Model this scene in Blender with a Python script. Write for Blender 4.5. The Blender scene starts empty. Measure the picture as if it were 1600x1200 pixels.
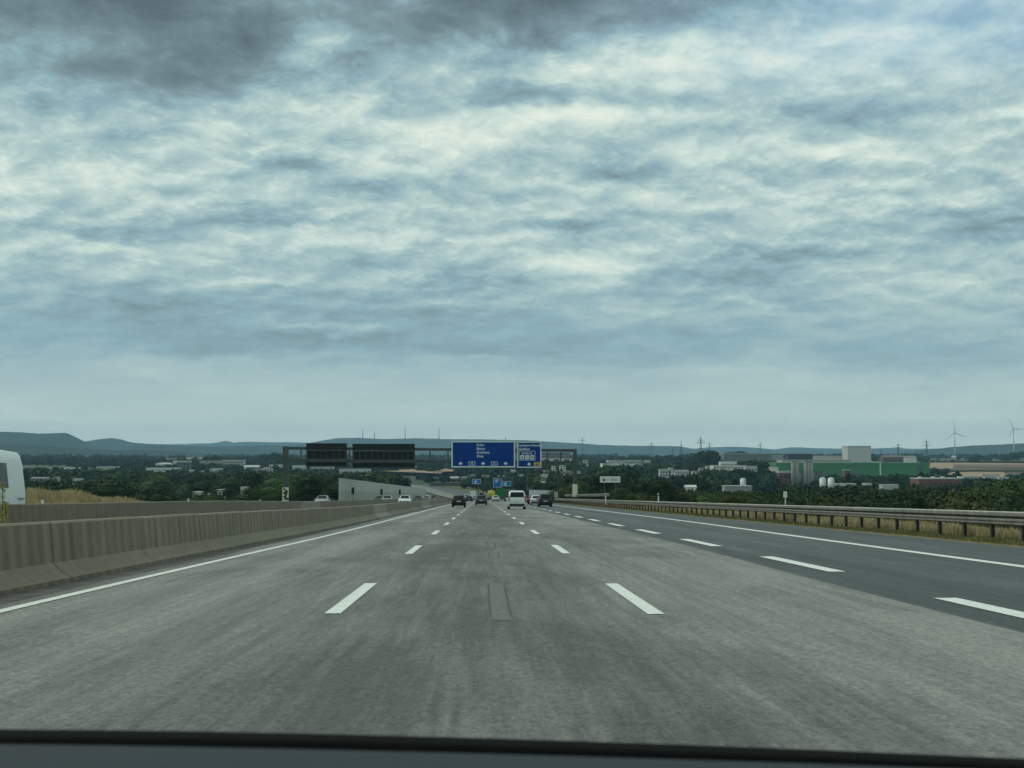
import bpy, bmesh, math, random
from mathutils import Vector, Matrix, Euler, noise
random.seed(7)
sc = bpy.context.scene
COL = sc.collection
R = math.radians
EYE = 1.367
F = 2300.0
# ------------------------------------------------------------------ camera
cd = bpy.data.cameras.new('camera'); cam = bpy.data.objects.new('camera', cd); COL.objects.link(cam)
cd.sensor_width = 36; cd.lens = 36 * F / 1600; cd.clip_start = 0.05; cd.clip_end = 60000
cam.location = (0, 0, EYE); cam.rotation_euler = (R(90 + 2.862), 0, R(-1.17))
cd.dof.use_dof = True; cd.dof.focus_distance = 70; cd.dof.aperture_fstop = 15
sc.camera = cam
CM = Euler(cam.rotation_euler).to_matrix()
def at(px, py, Y):
    d = CM @ Vector(((px - 800) / F, (600 - py) / F, -1)); return Vector((0, 0, EYE)) + d * (Y / d.y)
def pix(p):
    q = CM.transposed() @ (Vector(p) - Vector((0, 0, EYE)))
    if q.z > -0.01: return None
    return 800 + F * q.x / -q.z, 600 - F * q.y / -q.z
# ------------------------------------------------------------------ node helper
class NT:
    def __init__(s, tree): s.t = tree; s.n = tree.nodes; s.l = tree.links
    def N(s, ty, **kw):
        n = s.n.new(ty)
        for k, v in kw.items(): setattr(n, k, v)
        return n
    def put(s, n, i, v):
        if v is None: return
        if isinstance(v, bpy.types.NodeSocket): s.l.new(v, n.inputs[i])
        else: n.inputs[i].default_value = v
    def M(s, op, a, b=None, c=None, clamp=False):
        n = s.N('ShaderNodeMath', operation=op, use_clamp=clamp)
        for i, v in enumerate((a, b, c)): s.put(n, i, v)
        return n.outputs[0]
    def V(s, op, a, b=None, out=0):
        n = s.N('ShaderNodeVectorMath', operation=op); s.put(n, 0, a); s.put(n, 1, b)
        return n.outputs[out]
    def noise(s, vec, scale, detail=4, rough=.55, dist=0, out=0):
        n = s.N('ShaderNodeTexNoise'); s.put(n, 'Vector', vec); s.put(n, 'Scale', scale); s.put(n, 'Detail', detail)
        s.put(n, 'Roughness', rough); s.put(n, 'Distortion', dist); return n.outputs[out]
    def ramp(s, fac, stops, interp='LINEAR'):
        n = s.N('ShaderNodeValToRGB'); n.color_ramp.interpolation = interp; e = n.color_ramp.elements
        while len(e) < len(stops): e.new(.5)
        for k, (p, c) in enumerate(stops):
            e[k].position = p; e[k].color = (c, c, c, 1) if isinstance(c, (int, float)) else (*c, 1)
        s.put(n, 0, fac); return n.outputs[0]
    def mix(s, fac, a, b, blend='MIX'):
        n = s.N('ShaderNodeMix', data_type='RGBA', blend_type=blend, clamp_factor=True)
        s.put(n, 0, fac); s.put(n, 6, a if not isinstance(a, tuple) else (*a, 1)); s.put(n, 7, b if not isinstance(b, tuple) else (*b, 1))
        return n.outputs[2]
    def map(s, vec, scale): return s.V('MULTIPLY', vec, scale)
# ------------------------------------------------------------------ world
w = bpy.data.worlds.new('World'); sc.world = w; w.use_nodes = True
t = NT(w.node_tree); t.n.clear()
SUN_EL, SUN_AZ = 48, -60           # sun to the left, behind thin cloud
tc = t.N('ShaderNodeTexCoord').outputs['Generated']
sep = t.N('ShaderNodeSeparateXYZ'); t.put(sep, 0, tc); sx, sy, sz = sep.outputs
zc = t.M('MAXIMUM', sz, 0.0)
inv = t.M('DIVIDE', 1.0, t.M('ADD', zc, 0.21))
P = t.N('ShaderNodeCombineXYZ'); t.put(P, 0, t.M('MULTIPLY', sx, inv)); t.put(P, 1, t.M('MULTIPLY', t.M('MULTIPLY', sy, inv), .85)); P = P.outputs[0]
az = t.M('ARCTAN2', sx, sy)
UV = t.N('ShaderNodeCombineXYZ'); t.put(UV, 0, az); t.put(UV, 1, sz); UV = UV.outputs[0]
wn = t.V('SUBTRACT', t.noise(P, 4.5, 4, .55, out=1), (.5, .5, .5))
UVw = t.V('ADD', UV, t.V('MULTIPLY', wn, (.06, .028, 0)))
UVw = t.V('ADD', UVw, t.V('MULTIPLY', t.V('SUBTRACT', t.noise(P, 18, 6, .65, out=1), (.5, .5, .5)), (.026, .016, 0)))
G = [(230,110,380,110,-.17),(760,80,430,70,-.13),(150,30,240,70,-.60),(330,120,165,55,-.36),(680,40,170,46,-.36),(860,35,130,50,-.36),(1070,28,170,34,-.40),(820,160,150,18,-.22),
 (465,270,60,14,-.22),(600,300,80,13,-.22),(430,345,70,15,-.24),(955,272,75,15,-.28),(900,362,65,12,-.22),(1300,190,190,22,-.14),
 (1550,375,150,30,-.30),(1110,445,130,20,-.26),(330,480,420,26,-.20),(560,540,480,26,-.20),(200,385,110,15,-.16),(700,440,160,12,-.2),(1250,405,120,12,-.18),(60,220,140,26,-.1),(1400,540,260,22,-.06),
 (480,90,50,42,.34),(530,170,120,22,.22),(720,205,200,24,.26),(1000,115,110,22,.30),(900,185,110,18,.24),(1180,110,240,36,.26),(1400,60,200,50,.12),
 (370,235,80,22,.22),(180,290,80,22,.24),(530,372,80,14,.22),(15,300,40,40,.24),(160,402,110,12,.18),(940,420,90,20,.24),(1350,332,200,10,.20),
 (1250,255,150,14,.16),(1570,212,50,14,.30),(600,252,120,14,.18),(700,476,110,8,.16),(1400,458,160,16,.14),(480,512,90,6,.14),(400,438,120,7,.16)]
acc = None
for (px, py, gx, gy, a) in G:
    d = t.V('MULTIPLY', t.V('SUBTRACT', UVw, ((px - 753) / F, (715 - py) / F, 0)), (F / gx, F / gy, 0))
    e = t.M('POWER', .42, t.V('DOT_PRODUCT', d, d, out=1))
    acc = t.M('MULTIPLY_ADD', e, a * 1.12, acc if acc else 0.0)
el_fade = t.ramp(sz, [(0, .02), (.04, .06), (.075, .24), (.105, .60), (.15, .95), (1, 1)])
Pw = t.V('ADD', P, t.V('MULTIPLY', t.V('SUBTRACT', t.noise(P, 5, 3, .5, out=1), (.5, .5, .5)), (.07, .07, 0)))
n1 = t.M('SUBTRACT', t.noise(Pw, 5.0, 2, .45), .5)
n2 = t.M('SUBTRACT', t.noise(Pw, 10.0, 9, .55), .5)
n2b = t.M('SUBTRACT', t.noise(t.V('ADD', Pw, (.010, .035, 0)), 10.0, 6, .48), .5)
relief = t.M('SUBTRACT', n2b, n2)
nn = t.M('MULTIPLY_ADD', n2, -.55, t.M('MULTIPLY', n1, -.75)); nn = t.M('MULTIPLY_ADD', relief, 1.0, nn)
low = t.M('MULTIPLY', t.M('SUBTRACT', t.noise(t.map(UVw, (5, 36, 1)), 1.6, 6, .55, .4), .5), t.ramp(sz, [(0, .25), (.03, .45), (.07, .9), (.12, .4), (.2, 0)]))
n3 = t.M('ABSOLUTE', t.M('SUBTRACT', t.noise(Pw, 26.0, 7, .6, .3), .5))
nn = t.M('MULTIPLY_ADD', t.M('SUBTRACT', n3, .07), .75, t.M('MULTIPLY', nn, .68))
b = t.M('MULTIPLY_ADD', nn, el_fade, t.M('ADD', low, t.M('ADD', t.ramp(sz, [(0, .62), (.02, .60), (.05, .55), (.085, .50), (.12, .58), (.17, .63), (.35, .62), (1, .8)]), acc)))
cloud = t.ramp(t.M('MULTIPLY_ADD', b, .75, .25), [(0, (.105, .152, .172)), (.25, (.165, .236, .268)), (.40, (.218, .312, .345)), (.55, (.285, .445, .495)), (.70, (.43, .580, .575)), (.85, (.62, .75, .69)), (1, (.81, .88, .77))])
bluer = t.ramp(sz, [(0, (.96, .97, .77)), (.03, (.74, .80, .69)), (.075, (.30, .445, .49))])
cloud = t.mix(t.ramp(sz, [(0, 1), (.03, .8), (.07, .35), (.12, 0)]), cloud, t.mix(.6, cloud, bluer))
sky = t.N('ShaderNodeTexSky', sky_type='NISHITA', sun_disc=False, sun_elevation=R(SUN_EL), sun_rotation=R(SUN_AZ))
skyc = t.V('MULTIPLY', sky.outputs[0], (.12, .13, .12))
d = t.V('MULTIPLY', t.V('SUBTRACT', UVw, ((1500 - 753) / F, (715 - 70) / F, 0)), (F / 330, F / 75, 0))
gap = t.M('MULTIPLY', t.M('POWER', .5, t.V('DOT_PRODUCT', d, d, out=1)), t.M('MULTIPLY_ADD', n2, 1.6, .9), clamp=True)
col = t.mix(gap, cloud, t.mix(.45, t.V('MULTIPLY', cloud, (.9, 1.02, 1.15)), skyc))
below = t.ramp(sz, [(0, 0), (.002, 1)])
bg = t.N('ShaderNodeBackground'); t.put(bg, 0, col); bg.inputs[1].default_value = 1.0
wo = t.N('ShaderNodeOutputWorld'); t.l.new(bg.outputs[0], wo.inputs[0])
# ------------------------------------------------------------------ sun (veiled), exposure
sd = bpy.data.lights.new('sun', 'SUN'); sd.energy = 1.5; sd.angle = R(22); sd.color = (1, .95, .84)
so = bpy.data.objects.new('sun', sd); COL.objects.link(so)
so.rotation_euler = (R(90 - SUN_EL), 0, R(-SUN_AZ + 180))
sc.view_settings.view_transform = 'Standard'; sc.view_settings.look = 'None'
sc.view_settings.exposure = 0; sc.view_settings.gamma = 1; sc.view_settings.use_curve_mapping = False
sc.cycles.volume_bounces = 1
# ------------------------------------------------------------------ materials
def mat(name, col, rough=.7, metal=0, var=.12, vs=3.0, emit=None, bump=0, bs=40, spec=.5, coat=0, objrand=0):
    m = bpy.data.materials.new(name); m.use_nodes = True; k = NT(m.node_tree); p = k.n['Principled BSDF']
    tcn = k.N('ShaderNodeTexCoord').outputs['Object']
    n = k.noise(tcn, vs, 5, .6)
    lo = tuple(c * (1 - var) for c in col); hi = tuple(min(1, c * (1 + var)) for c in col)
    c = k.ramp(n, [(.3, lo), (.7, hi)])
    if objrand:
        oi = k.N('ShaderNodeObjectInfo').outputs['Random']
        c = k.mix(1.0, c, k.ramp(oi, [(0, (1 - objrand, 1 - objrand, 1 - objrand)), (1, (1 + objrand, 1 + objrand * .9, 1 + objrand * .4))]), 'MULTIPLY')
    k.put(p, 'Base Color', c); p.inputs['Roughness'].default_value = rough; p.inputs['Metallic'].default_value = metal
    p.inputs['Specular IOR Level'].default_value = spec; p.inputs['Coat Weight'].default_value = coat
    if emit: p.inputs['Emission Color'].default_value = (*emit[:3], 1); p.inputs['Emission Strength'].default_value = emit[3]
    if bump:
        bn = k.N('ShaderNodeBump'); bn.inputs['Strength'].default_value = bump; bn.inputs['Distance'].default_value = .02
        k.put(bn, 'Height', k.noise(tcn, bs, 3, .6)); k.put(p, 'Normal', bn.outputs[0])
    return m
def road_mat(name, base, light, dark, seed, tracks, blotch=1.0, rough=.7, spec=.25):
    m = bpy.data.materials.new(name); m.use_nodes = True; k = NT(m.node_tree); p = k.n['Principled BSDF']
    g = k.V('ADD', k.N('ShaderNodeNewGeometry').outputs['Position'], (seed, seed * 2, 0))
    streak = k.noise(k.map(g, (1.0, .035, 1)), 1.1, 5, .6)
    fine_s = k.noise(k.map(g, (1.0, .022, 1)), 7.5, 5, .7)
    bl = k.noise(k.map(g, (.32, .10, 1)), .8, 6, .62, .6)
    sp = k.noise(k.map(g, (1, .45, 1)), 16, 4, .75)
    sp2 = k.noise(k.map(g, (1, .5, 1)), 45, 3, .8)
    sp3 = k.noise(k.map(g, (1, .3, 1)), 3.2, 5, .7)
    v = k.M('MULTIPLY_ADD', k.M('SUBTRACT', streak, .5), 1.15, .5)
    v = k.M('MULTIPLY_ADD', k.M('SUBTRACT', fine_s, .5), 1.25, v)
    arc = k.noise(k.map(g, (.9, .22, 1)), 2.6, 6, .72, 1.2); v = k.M('MULTIPLY_ADD', k.M('SUBTRACT', arc, .5), .30, v)
    v = k.M('MULTIPLY_ADD', k.M('SUBTRACT', k.ramp(bl, [(.42, 0), (.52, 1)]), .5), .30 * blotch, v)
    v = k.M('MULTIPLY_ADD', k.M('SUBTRACT', sp3, .5), .22, v)
    sx = k.N('ShaderNodeSeparateXYZ'); k.put(sx, 0, k.N('ShaderNodeNewGeometry').outputs['Position'])
    wob = k.M('MULTIPLY_ADD', k.M('SUBTRACT', k.noise(k.map(g, (.01, .05, 1)), 1, 2), .5), .5, sx.outputs[0])
    for (x0, wd, a) in tracks:
        q = k.M('DIVIDE', k.M('SUBTRACT', wob, x0), wd)
        v = k.M('MULTIPLY_ADD', k.M('POWER', .4, k.M('MULTIPLY', q, q)), a, v)
    c = k.ramp(v, [(.05, dark), (.5, base), (.95, light)])
    s = k.M('MULTIPLY_ADD', k.M('SUBTRACT', sp, .5), 1.8, 1.0); s = k.M('MULTIPLY_ADD', k.M('SUBTRACT', sp2, .5), 1.9, s)
    s = k.M('MAXIMUM', s, .35)
    c2 = k.V('SCALE', c); k.put(k.n[-1], 'Scale', s)
    k.put(p, 'Base Color', c2); p.inputs['Roughness'].default_value = rough; p.inputs['Specular IOR Level'].default_value = spec
    bn = k.N('ShaderNodeBump'); bn.inputs['Strength'].default_value = .5; bn.inputs['Distance'].default_value = .01
    k.put(bn, 'Height', sp2); k.put(p, 'Normal', bn.outputs[0])
    return m
def concrete_mat(name, base, streaks=1.0):
    m = bpy.data.materials.new(name); m.use_nodes = True; k = NT(m.node_tree); p = k.n['Principled BSDF']
    g = k.N('ShaderNodeNewGeometry').outputs['Position']
    a = k.noise(k.map(g, (.2, 1, .12)), 2.0, 5, .6, .4); bq = k.noise(g, 5, 6, .7); cq = k.noise(k.map(g, (1, .12, 1)), 1.2, 3)
    wv = k.N('ShaderNodeTexWave', wave_type='BANDS', bands_direction='Y', wave_profile='SIN'); k.put(wv, 'Vector', g)
    wv.inputs['Scale'].default_value = .55; wv.inputs['Distortion'].default_value = 1.3; wv.inputs['Detail'].default_value = 3; wv.inputs['Detail Scale'].default_value = .8
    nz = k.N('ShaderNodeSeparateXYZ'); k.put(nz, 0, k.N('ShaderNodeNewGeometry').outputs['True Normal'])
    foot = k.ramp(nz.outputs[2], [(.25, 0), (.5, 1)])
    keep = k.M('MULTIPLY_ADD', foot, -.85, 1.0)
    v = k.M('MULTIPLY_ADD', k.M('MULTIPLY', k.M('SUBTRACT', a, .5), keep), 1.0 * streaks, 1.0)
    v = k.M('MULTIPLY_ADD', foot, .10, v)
    v = k.M('MULTIPLY_ADD', k.M('MULTIPLY', k.M('SUBTRACT', wv.outputs['Fac'], .5), keep), .34 * streaks, v)
    v = k.M('MULTIPLY_ADD', k.M('SUBTRACT', bq, .5), .7, v); v = k.M('MULTIPLY_ADD', k.M('SUBTRACT', cq, .5), .5, v); v = k.M('MAXIMUM', v, .35)
    tint = k.ramp(bq, [(.3, tuple(c * f for c, f in zip(base, (1.02, 1.0, .9)))), (.7, base)])
    c = k.V('SCALE', tint); k.put(k.n[-1], 'Scale', v); k.put(p, 'Base Color', c); p.inputs['Roughness'].default_value = .85
    bn = k.N('ShaderNodeBump'); bn.inputs['Strength'].default_value = .4; bn.inputs['Distance'].default_value = .02; k.put(bn, 'Height', bq); k.put(p, 'Normal', bn.outputs[0])
    return m
def leaf_mat(name, col, t2):
    m = bpy.data.materials.new(name); m.use_nodes = True; k = NT(m.node_tree); p = k.n['Principled BSDF']
    o = k.N('ShaderNodeTexCoord').outputs['Object']; oi = k.N('ShaderNodeObjectInfo').outputs['Random']
    n = k.noise(o, 3.5, 4, .6); n = k.M('MULTIPLY_ADD', k.M('SUBTRACT', oi, .5), .35, n)
    g = k.N('ShaderNodeNewGeometry').outputs['Random Per Island']
    n = k.M('MULTIPLY_ADD', k.M('SUBTRACT', g, .5), .5, n)
    k.put(p, 'Base Color', k.ramp(n, [(.15, tuple(c * .5 for c in col)), (.5, col), (.9, t2)]))
    p.inputs['Roughness'].default_value = .8; p.inputs['Specular IOR Level'].default_value = .08
    return m
def ground_mat():
    m = bpy.data.materials.new('land'); m.use_nodes = True; k = NT(m.node_tree); p = k.n['Principled BSDF']
    g = k.N('ShaderNodeNewGeometry').outputs['Position']
    v = k.N('ShaderNodeTexVoronoi'); k.put(v, 'Vector', k.V('ADD', k.map(g, (1, .55, 0)), k.V('MULTIPLY', k.noise(g, .004, 2, out=1), (120, 120, 0)))); v.inputs['Scale'].default_value = .0035
    sp = k.N('ShaderNodeSeparateColor'); k.put(sp, 0, v.outputs['Color'])
    fields = k.ramp(sp.outputs[0], [(0, (.050, .072, .035)), (.3, (.10, .105, .05)), (.5, (.25, .20, .115)), (.7, (.13, .10, .065)), (.85, (.06, .085, .036)), (1, (.30, .25, .15))], 'CONSTANT')
    dry = k.ramp(k.noise(g, 1.4, 6, .7), [(.3, (.075, .07, .03)), (.55, (.19, .15, .07)), (.75, (.28, .22, .11))])
    ln = k.V('LENGTH', g, out=1)
    c = k.mix(k.ramp(k.M('DIVIDE', ln, 2000), [(.12, 0), (.3, 1)]), dry, k.mix(k.ramp(k.M('DIVIDE', ln, 5000), [(.12, 0), (.28, 1)]), (.05, .07, .032), fields))
    k.put(p, 'Base Color', c); p.inputs['Roughness'].default_value = .95; p.inputs['Specular IOR Level'].default_value = .1
    return m
M = {}
M['road'] = road_mat('worn_asphalt', (.138, .142, .129), (.215, .221, .200), (.074, .080, .072), 3, [(-4.6, .5, -.10), (-2.9, .35, -.08), (-3.7, .7, .18), (.0, 1.7, -.30), (-.95, .4, -.08), (1.35, .35, -.08), (3.1, .5, .05), (4.7, .8, .22), (-5.3, .5, .15)])
M['road_new'] = road_mat('dark_asphalt', (.058, .069, .069), (.100, .114, .113), (.036, .044, .044), 31, [(8.4, .5, .22), (10.4, .45, .18), (6.0, .5, -.12), (13.5, 1.2, -.05)], .25)
M['road_opp'] = road_mat('pale_asphalt', (.13, .142, .136), (.19, .205, .195), (.09, .1, .095), 57, [], .4)
M['seam'] = mat('patched_bitumen', (.128, .134, .122), .8, var=.35, vs=18, spec=.2)
M['seam_dark'] = mat('seam_bitumen', (.072, .080, .077), .8, var=.35, vs=9, spec=.2)
M['joint'] = mat('joint_bitumen', (.098, .105, .10), .8, var=.5, vs=1.5, spec=.2)
M['dirt'] = mat('verge_dirt', (.085, .076, .066), .9, var=.5, vs=1.6)
M['paint'] = mat('road_paint', (.62, .66, .62), .7, var=.16, vs=9, spec=.2)
M['conc'] = concrete_mat('barrier_concrete', (.172, .150, .110), 1.0)
M['conc_light'] = concrete_mat('barrier_concrete_light', (.235, .225, .195), .3)
M['conc2'] = concrete_mat('barrier_concrete_far', (.168, .146, .112), .45)
M['noisewall'] = mat('noise_wall_concrete', (.40, .42, .38), .85, var=.08, vs=.3)
M['noisewall_low'] = mat('noise_wall_low', (.33, .34, .31), .85, var=.1, vs=.3)
M['galv'] = mat('galvanised_rail', (.225, .225, .20), .55, .45, var=.3, vs=2)
M['galv_lit_top'] = mat('galvanised_lit_top', (.52, .49, .41), .5, .3, var=.2, vs=2)  # paler copy of the rail steel, skylight painted onto the beam top
M['post'] = mat('rail_post', (.075, .076, .065), .7, .3, var=.3, vs=4)
M['gantry'] = mat('gantry_steel', (.085, .10, .088), .6, .3, var=.15, vs=.8, spec=.15)
M['gantry_dark'] = mat('panel_back', (.024, .029, .027), .7, .1, var=.2, vs=.8, spec=.15)
M['gantry_mid'] = mat('panel_frame', (.075, .085, .077), .6, .2, var=.15, vs=.8, spec=.15)
M['blue'] = mat('sign_blue', (.001, .045, .235), .6, var=.06, vs=.5, spec=.12)
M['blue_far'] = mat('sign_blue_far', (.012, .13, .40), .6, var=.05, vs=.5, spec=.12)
M['white'] = mat('sign_white', (.62, .70, .68), .5, var=.04, vs=.5)
M['yellow'] = mat('sign_yellow', (.62, .36, .02), .5, var=.05, vs=.5)
M['black'] = mat('matt_black', (.012, .014, .014), .6, var=.2)
M['leaf_dark'] = leaf_mat('leaves_dark', (.018, .037, .017), (.044, .072, .027))
M['leaf_mid'] = leaf_mat('leaves_mid', (.042, .078, .024), (.085, .122, .040))
M['leaf_olive'] = leaf_mat('leaves_olive', (.048, .062, .022), (.10, .10, .04))
M['leaf_far'] = leaf_mat('leaves_far', (.020, .042, .019), (.046, .076, .028))
M['bark'] = mat('bark', (.075, .06, .045), .9, var=.3, vs=6)
M['drygrass'] = mat('dry_grass', (.42, .34, .19), .85, var=.4, vs=1.2, spec=.15)
M['greengrass'] = mat('green_grass', (.17, .17, .07), .85, var=.4, vs=1.2, spec=.15)
M['land'] = ground_mat()
M['hill'] = mat('hill_forest', (.020, .036, .030), .95, var=.35, vs=.0016, spec=.1)
M['field_tan'] = mat('stubble_field', (.29, .215, .14), .95, var=.12, vs=.004, spec=.1)
M['field_brown'] = mat('ploughed_field', (.15, .105, .078), .95, var=.12, vs=.004, spec=.1)
M['field_grey'] = mat('meadow_field', (.085, .095, .055), .95, var=.2, vs=.004, spec=.1)
M['wall_white'] = mat('render_white', (.62, .64, .60), .8, var=.06, vs=.1, objrand=.15)
M['wall_beige'] = mat('render_beige', (.42, .39, .33), .8, var=.06, vs=.1)
M['wall_grey'] = mat('render_grey', (.30, .31, .30), .8, var=.08, vs=.1)
M['green_clad'] = mat('green_cladding', (.045, .20, .085), .6, var=.08, vs=.05)
M['brick_red'] = mat('red_brick', (.16, .07, .055), .85, var=.2, vs=.2)
M['silo'] = mat('silo_concrete', (.26, .26, .245), .8, var=.14, vs=.12)
M['silo_dark'] = mat('silo_annex', (.10, .115, .12), .8, var=.2, vs=.12)
M['navy'] = mat('navy_cladding', (.018, .028, .045), .6, var=.1, vs=.1)
M['tile'] = mat('roof_tile', (.10, .075, .065), .8, var=.2, vs=.2, objrand=.2)
M['tile_grey'] = mat('roof_grey', (.16, .165, .165), .8, var=.15, vs=.2)
M['roof_pale'] = mat('roof_pale', (.48, .49, .46), .7, var=.08, vs=.1)
M['window'] = mat('far_glass', (.03, .04, .05), .25, var=.1)
M['steel_pale'] = mat('pylon_steel', (.05, .06, .065), .7, .2, var=.05)
M['turbine'] = mat('turbine_white', (.62, .64, .62), .5, var=.03)
M['tank'] = mat('tank_white', (.66, .69, .67), .5, var=.05, vs=.3)
M['dash'] = mat('dashboard_slate', (.020, .030, .037), .8, var=.06, vs=20, bump=.15, bs=900, spec=.25)
M['dash_edge'] = mat('dashboard_black', (.0015, .002, .002), .9, var=.1, spec=.05)
M['tyre'] = mat('tyre_rubber', (.012, .012, .012), .85)
M['rim'] = mat('alloy', (.25, .26, .26), .4, .7)
M['glass'] = mat('tinted_glass', (.008, .011, .012), .25, var=.05, spec=.18)
M['glass_pale'] = mat('pale_glass', (.10, .12, .125), .4, var=.35, vs=1.6, spec=.15)
M['red_lamp'] = mat('tail_lamp', (.12, .010, .009), .35)
M['head_lamp'] = mat('head_lamp', (.8, .85, .85), .2, emit=(.9, 1, .97, 1.6))
M['plate'] = mat('number_plate', (.55, .58, .56), .5)
M['under'] = mat('underbody', (.010, .011, .011), .9)
def paint(name, col, rough=.5, coat=.15): 
    M[name] = mat(name, col, rough, .0, var=.04, vs=.8, coat=coat, spec=.22); return M[name]
# ------------------------------------------------------------------ mesh builder
class MB:
    def __init__(s): s.v = []; s.f = []
    def add(s, vs, fs): o = len(s.v); s.v += [tuple(v) for v in vs]; s.f += [tuple(i + o for i in f) for f in fs]; return s
    def box(s, x0, x1, y0, y1, z0, z1, mtx=None):
        vs = [Vector(p) for p in ((x0,y0,z0),(x1,y0,z0),(x1,y1,z0),(x0,y1,z0),(x0,y0,z1),(x1,y0,z1),(x1,y1,z1),(x0,y1,z1))]
        if mtx: vs = [mtx @ v for v in vs]
        return s.add(vs, [(0,3,2,1),(4,5,6,7),(0,1,5,4),(1,2,6,5),(2,3,7,6),(3,0,4,7)])
    def tube(s, pts, rads, n=8, cap=True):
        rings = []
        for i, p in enumerate(pts):
            p = Vector(p); a = Vector(pts[max(i-1, 0)]); c = Vector(pts[min(i+1, len(pts)-1)]); d = (c - a)
            d = d.normalized() if d.length > 1e-9 else Vector((0,0,1))
            u = d.cross(Vector((0, 1, 0)) if abs(d.y) < .9 else Vector((1, 0, 0))).normalized(); q = d.cross(u)
            r = rads[i] if isinstance(rads, (list, tuple)) else rads
            rings.append([p + (u * math.cos(2*math.pi*k/n) + q * math.sin(2*math.pi*k/n)) * r for k in range(n)])
        o = len(s.v)
        for rg in rings: s.v += [tuple(v) for v in rg]
        for i in range(len(rings) - 1):
            for k in range(n): s.f.append((o+i*n+k, o+i*n+(k+1)%n, o+(i+1)*n+(k+1)%n, o+(i+1)*n+k))
        if cap: s.f.append(tuple(o+k for k in range(n))[::-1]); s.f.append(tuple(o+(len(rings)-1)*n+k for k in range(n)))
        return s
    def ext(s, prof, y0, y1, fx=None, n=1, cap=True):   # profile (x,z) extruded along y
        m = len(prof); o = len(s.v)
        for i in range(n + 1):
            y = y0 + (y1 - y0) * i / n; dx, dz = fx(y) if fx else (0, 0)
            s.v += [(x + dx, y, z + dz) for x, z in prof]
        for i in range(n):
            for k in range(m): s.f.append((o+i*m+k, o+i*m+(k+1)%m, o+(i+1)*m+(k+1)%m, o+(i+1)*m+k))
        if cap: s.f.append(tuple(o+k for k in range(m))[::-1]); s.f.append(tuple(o+n*m+k for k in range(m)))
        return s
    def mesh(s, name, m, smooth=False):
        me = bpy.data.meshes.new(name); me.from_pydata(s.v, [], s.f); me.materials.append(m)
        bm = bmesh.new(); bm.from_mesh(me)
        if len(s.f) < 60000 and s.__dict__.get('fixn', True): bmesh.ops.recalc_face_normals(bm, faces=bm.faces)
        bm.to_mesh(me); bm.free()
        if smooth: me.polygons.foreach_set('use_smooth', [True] * len(me.polygons))
        me.update(); return me
    def build(s, name, m, parent=None, smooth=False):
        o = bpy.data.objects.new(name, s.mesh(name, m, smooth)); COL.objects.link(o); o.parent = parent; return o
def tag(o, label=None, cat=None, group=None, kind=None):
    if label: o['label'] = label
    if cat: o['category'] = cat
    if group: o['group'] = group
    if kind: o['kind'] = kind
    return o
def empty(name, loc=(0,0,0), rz=0, rx=0):
    o = bpy.data.objects.new(name, None); COL.objects.link(o); o.location = loc; o.rotation_euler = (rx, 0, rz); o.empty_display_size = .1; return o
def place(me, name, parent=None, loc=(0,0,0), rot=(0,0,0), scale=(1,1,1)):
    o = bpy.data.objects.new(name, me); COL.objects.link(o); o.parent = parent; o.location = loc; o.rotation_euler = rot; o.scale = scale; return o
# ------------------------------------------------------------------ terrain
S = .02617
def lerp_t(tb, x):
    if x <= tb[0][0]: return tb[0][1]
    for (a, b), (c, d) in zip(tb, tb[1:]):
        if x <= c:
            u = (x - a) / (c - a); return b + (d - b) * u
    return tb[-1][1]
def ss(a, b, x): u = min(1, max(0, (x - a) / (b - a))); return u * u * (3 - 2 * u)
def zr(Y):
    if Y < 700: return -S * Y
    z = -S * 700; L = Y - 700
    if L < 500: return z - S * L + S * L * L / (2 * 500)
    return z - S * 250
def xr(Y): return 0 if Y < 420 else -(Y - 420) ** 2 * 7.0e-5
LAND = [(0,-4),(50,-5.5),(100,-8.5),(200,-14),(300,-17),(600,-25),(1000,-29),(1500,-25),(2500,-17),(4000,-4.5),(5500,0),(9000,4),(25000,8)]
def land(X, Y):
    D = math.hypot(X, Y)
    z = lerp_t(LAND, D)
    if Y < 0: z = lerp_t(LAND, abs(X)) - S * Y * .9 if Y > -400 else z + 9
    if D > 500: z += noise.noise(Vector((X * .0012, Y * .0009, 3))) * min(3.5, (D - 500) * .004)
    xc = X - (xr(Y) if Y < 1500 else xr(1500))
    a = ss(20, 62, xc) if xc > 0 else ss(31, 85, -xc)
    if Y > 1500: a = max(a, ss(1500, 1800, Y))
    rz_ = zr(Y) if Y < 2200 else zr(2200)
    dep = .05 + .5 * ss(250, 700, Y)
    if -31 < xc < -13 or -7.5 > xc > -13: dep += .0
    r = rz_ - dep
    if xc > 15.5: r -= .18 * ss(15.5, 22, xc)
    if xc < -30: r += (1.35 - .0 * Y) * ss(30, 33.5, -xc) * (1 - ss(112, 160, Y)) * (1 - ss(46, 70, -xc))
    return r * (1 - a) + z * a
def sym(vals): return sorted(set([-v for v in vals] + vals))
xs = [0, 3.5, 7, 10.5, 13, 14.4, 15.5, 17, 19, 22, 26, 30, 31.5, 33.5, 38, 44, 50, 57, 65, 75, 88, 105, 130, 160, 200, 250, 310, 380, 460, 560, 680, 820, 1000, 1250, 1600, 2000, 2600, 3500, 5000, 7500, 11000, 16000]
xs = sym([float(x) for x in xs])
ys = [-400, -250, -150, -80, -40] + [i * 8.0 - 20 for i in range(60)]
y = ys[-1]
while y < 24000: y *= 1.035; ys.append(y)
mb = MB()
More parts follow.
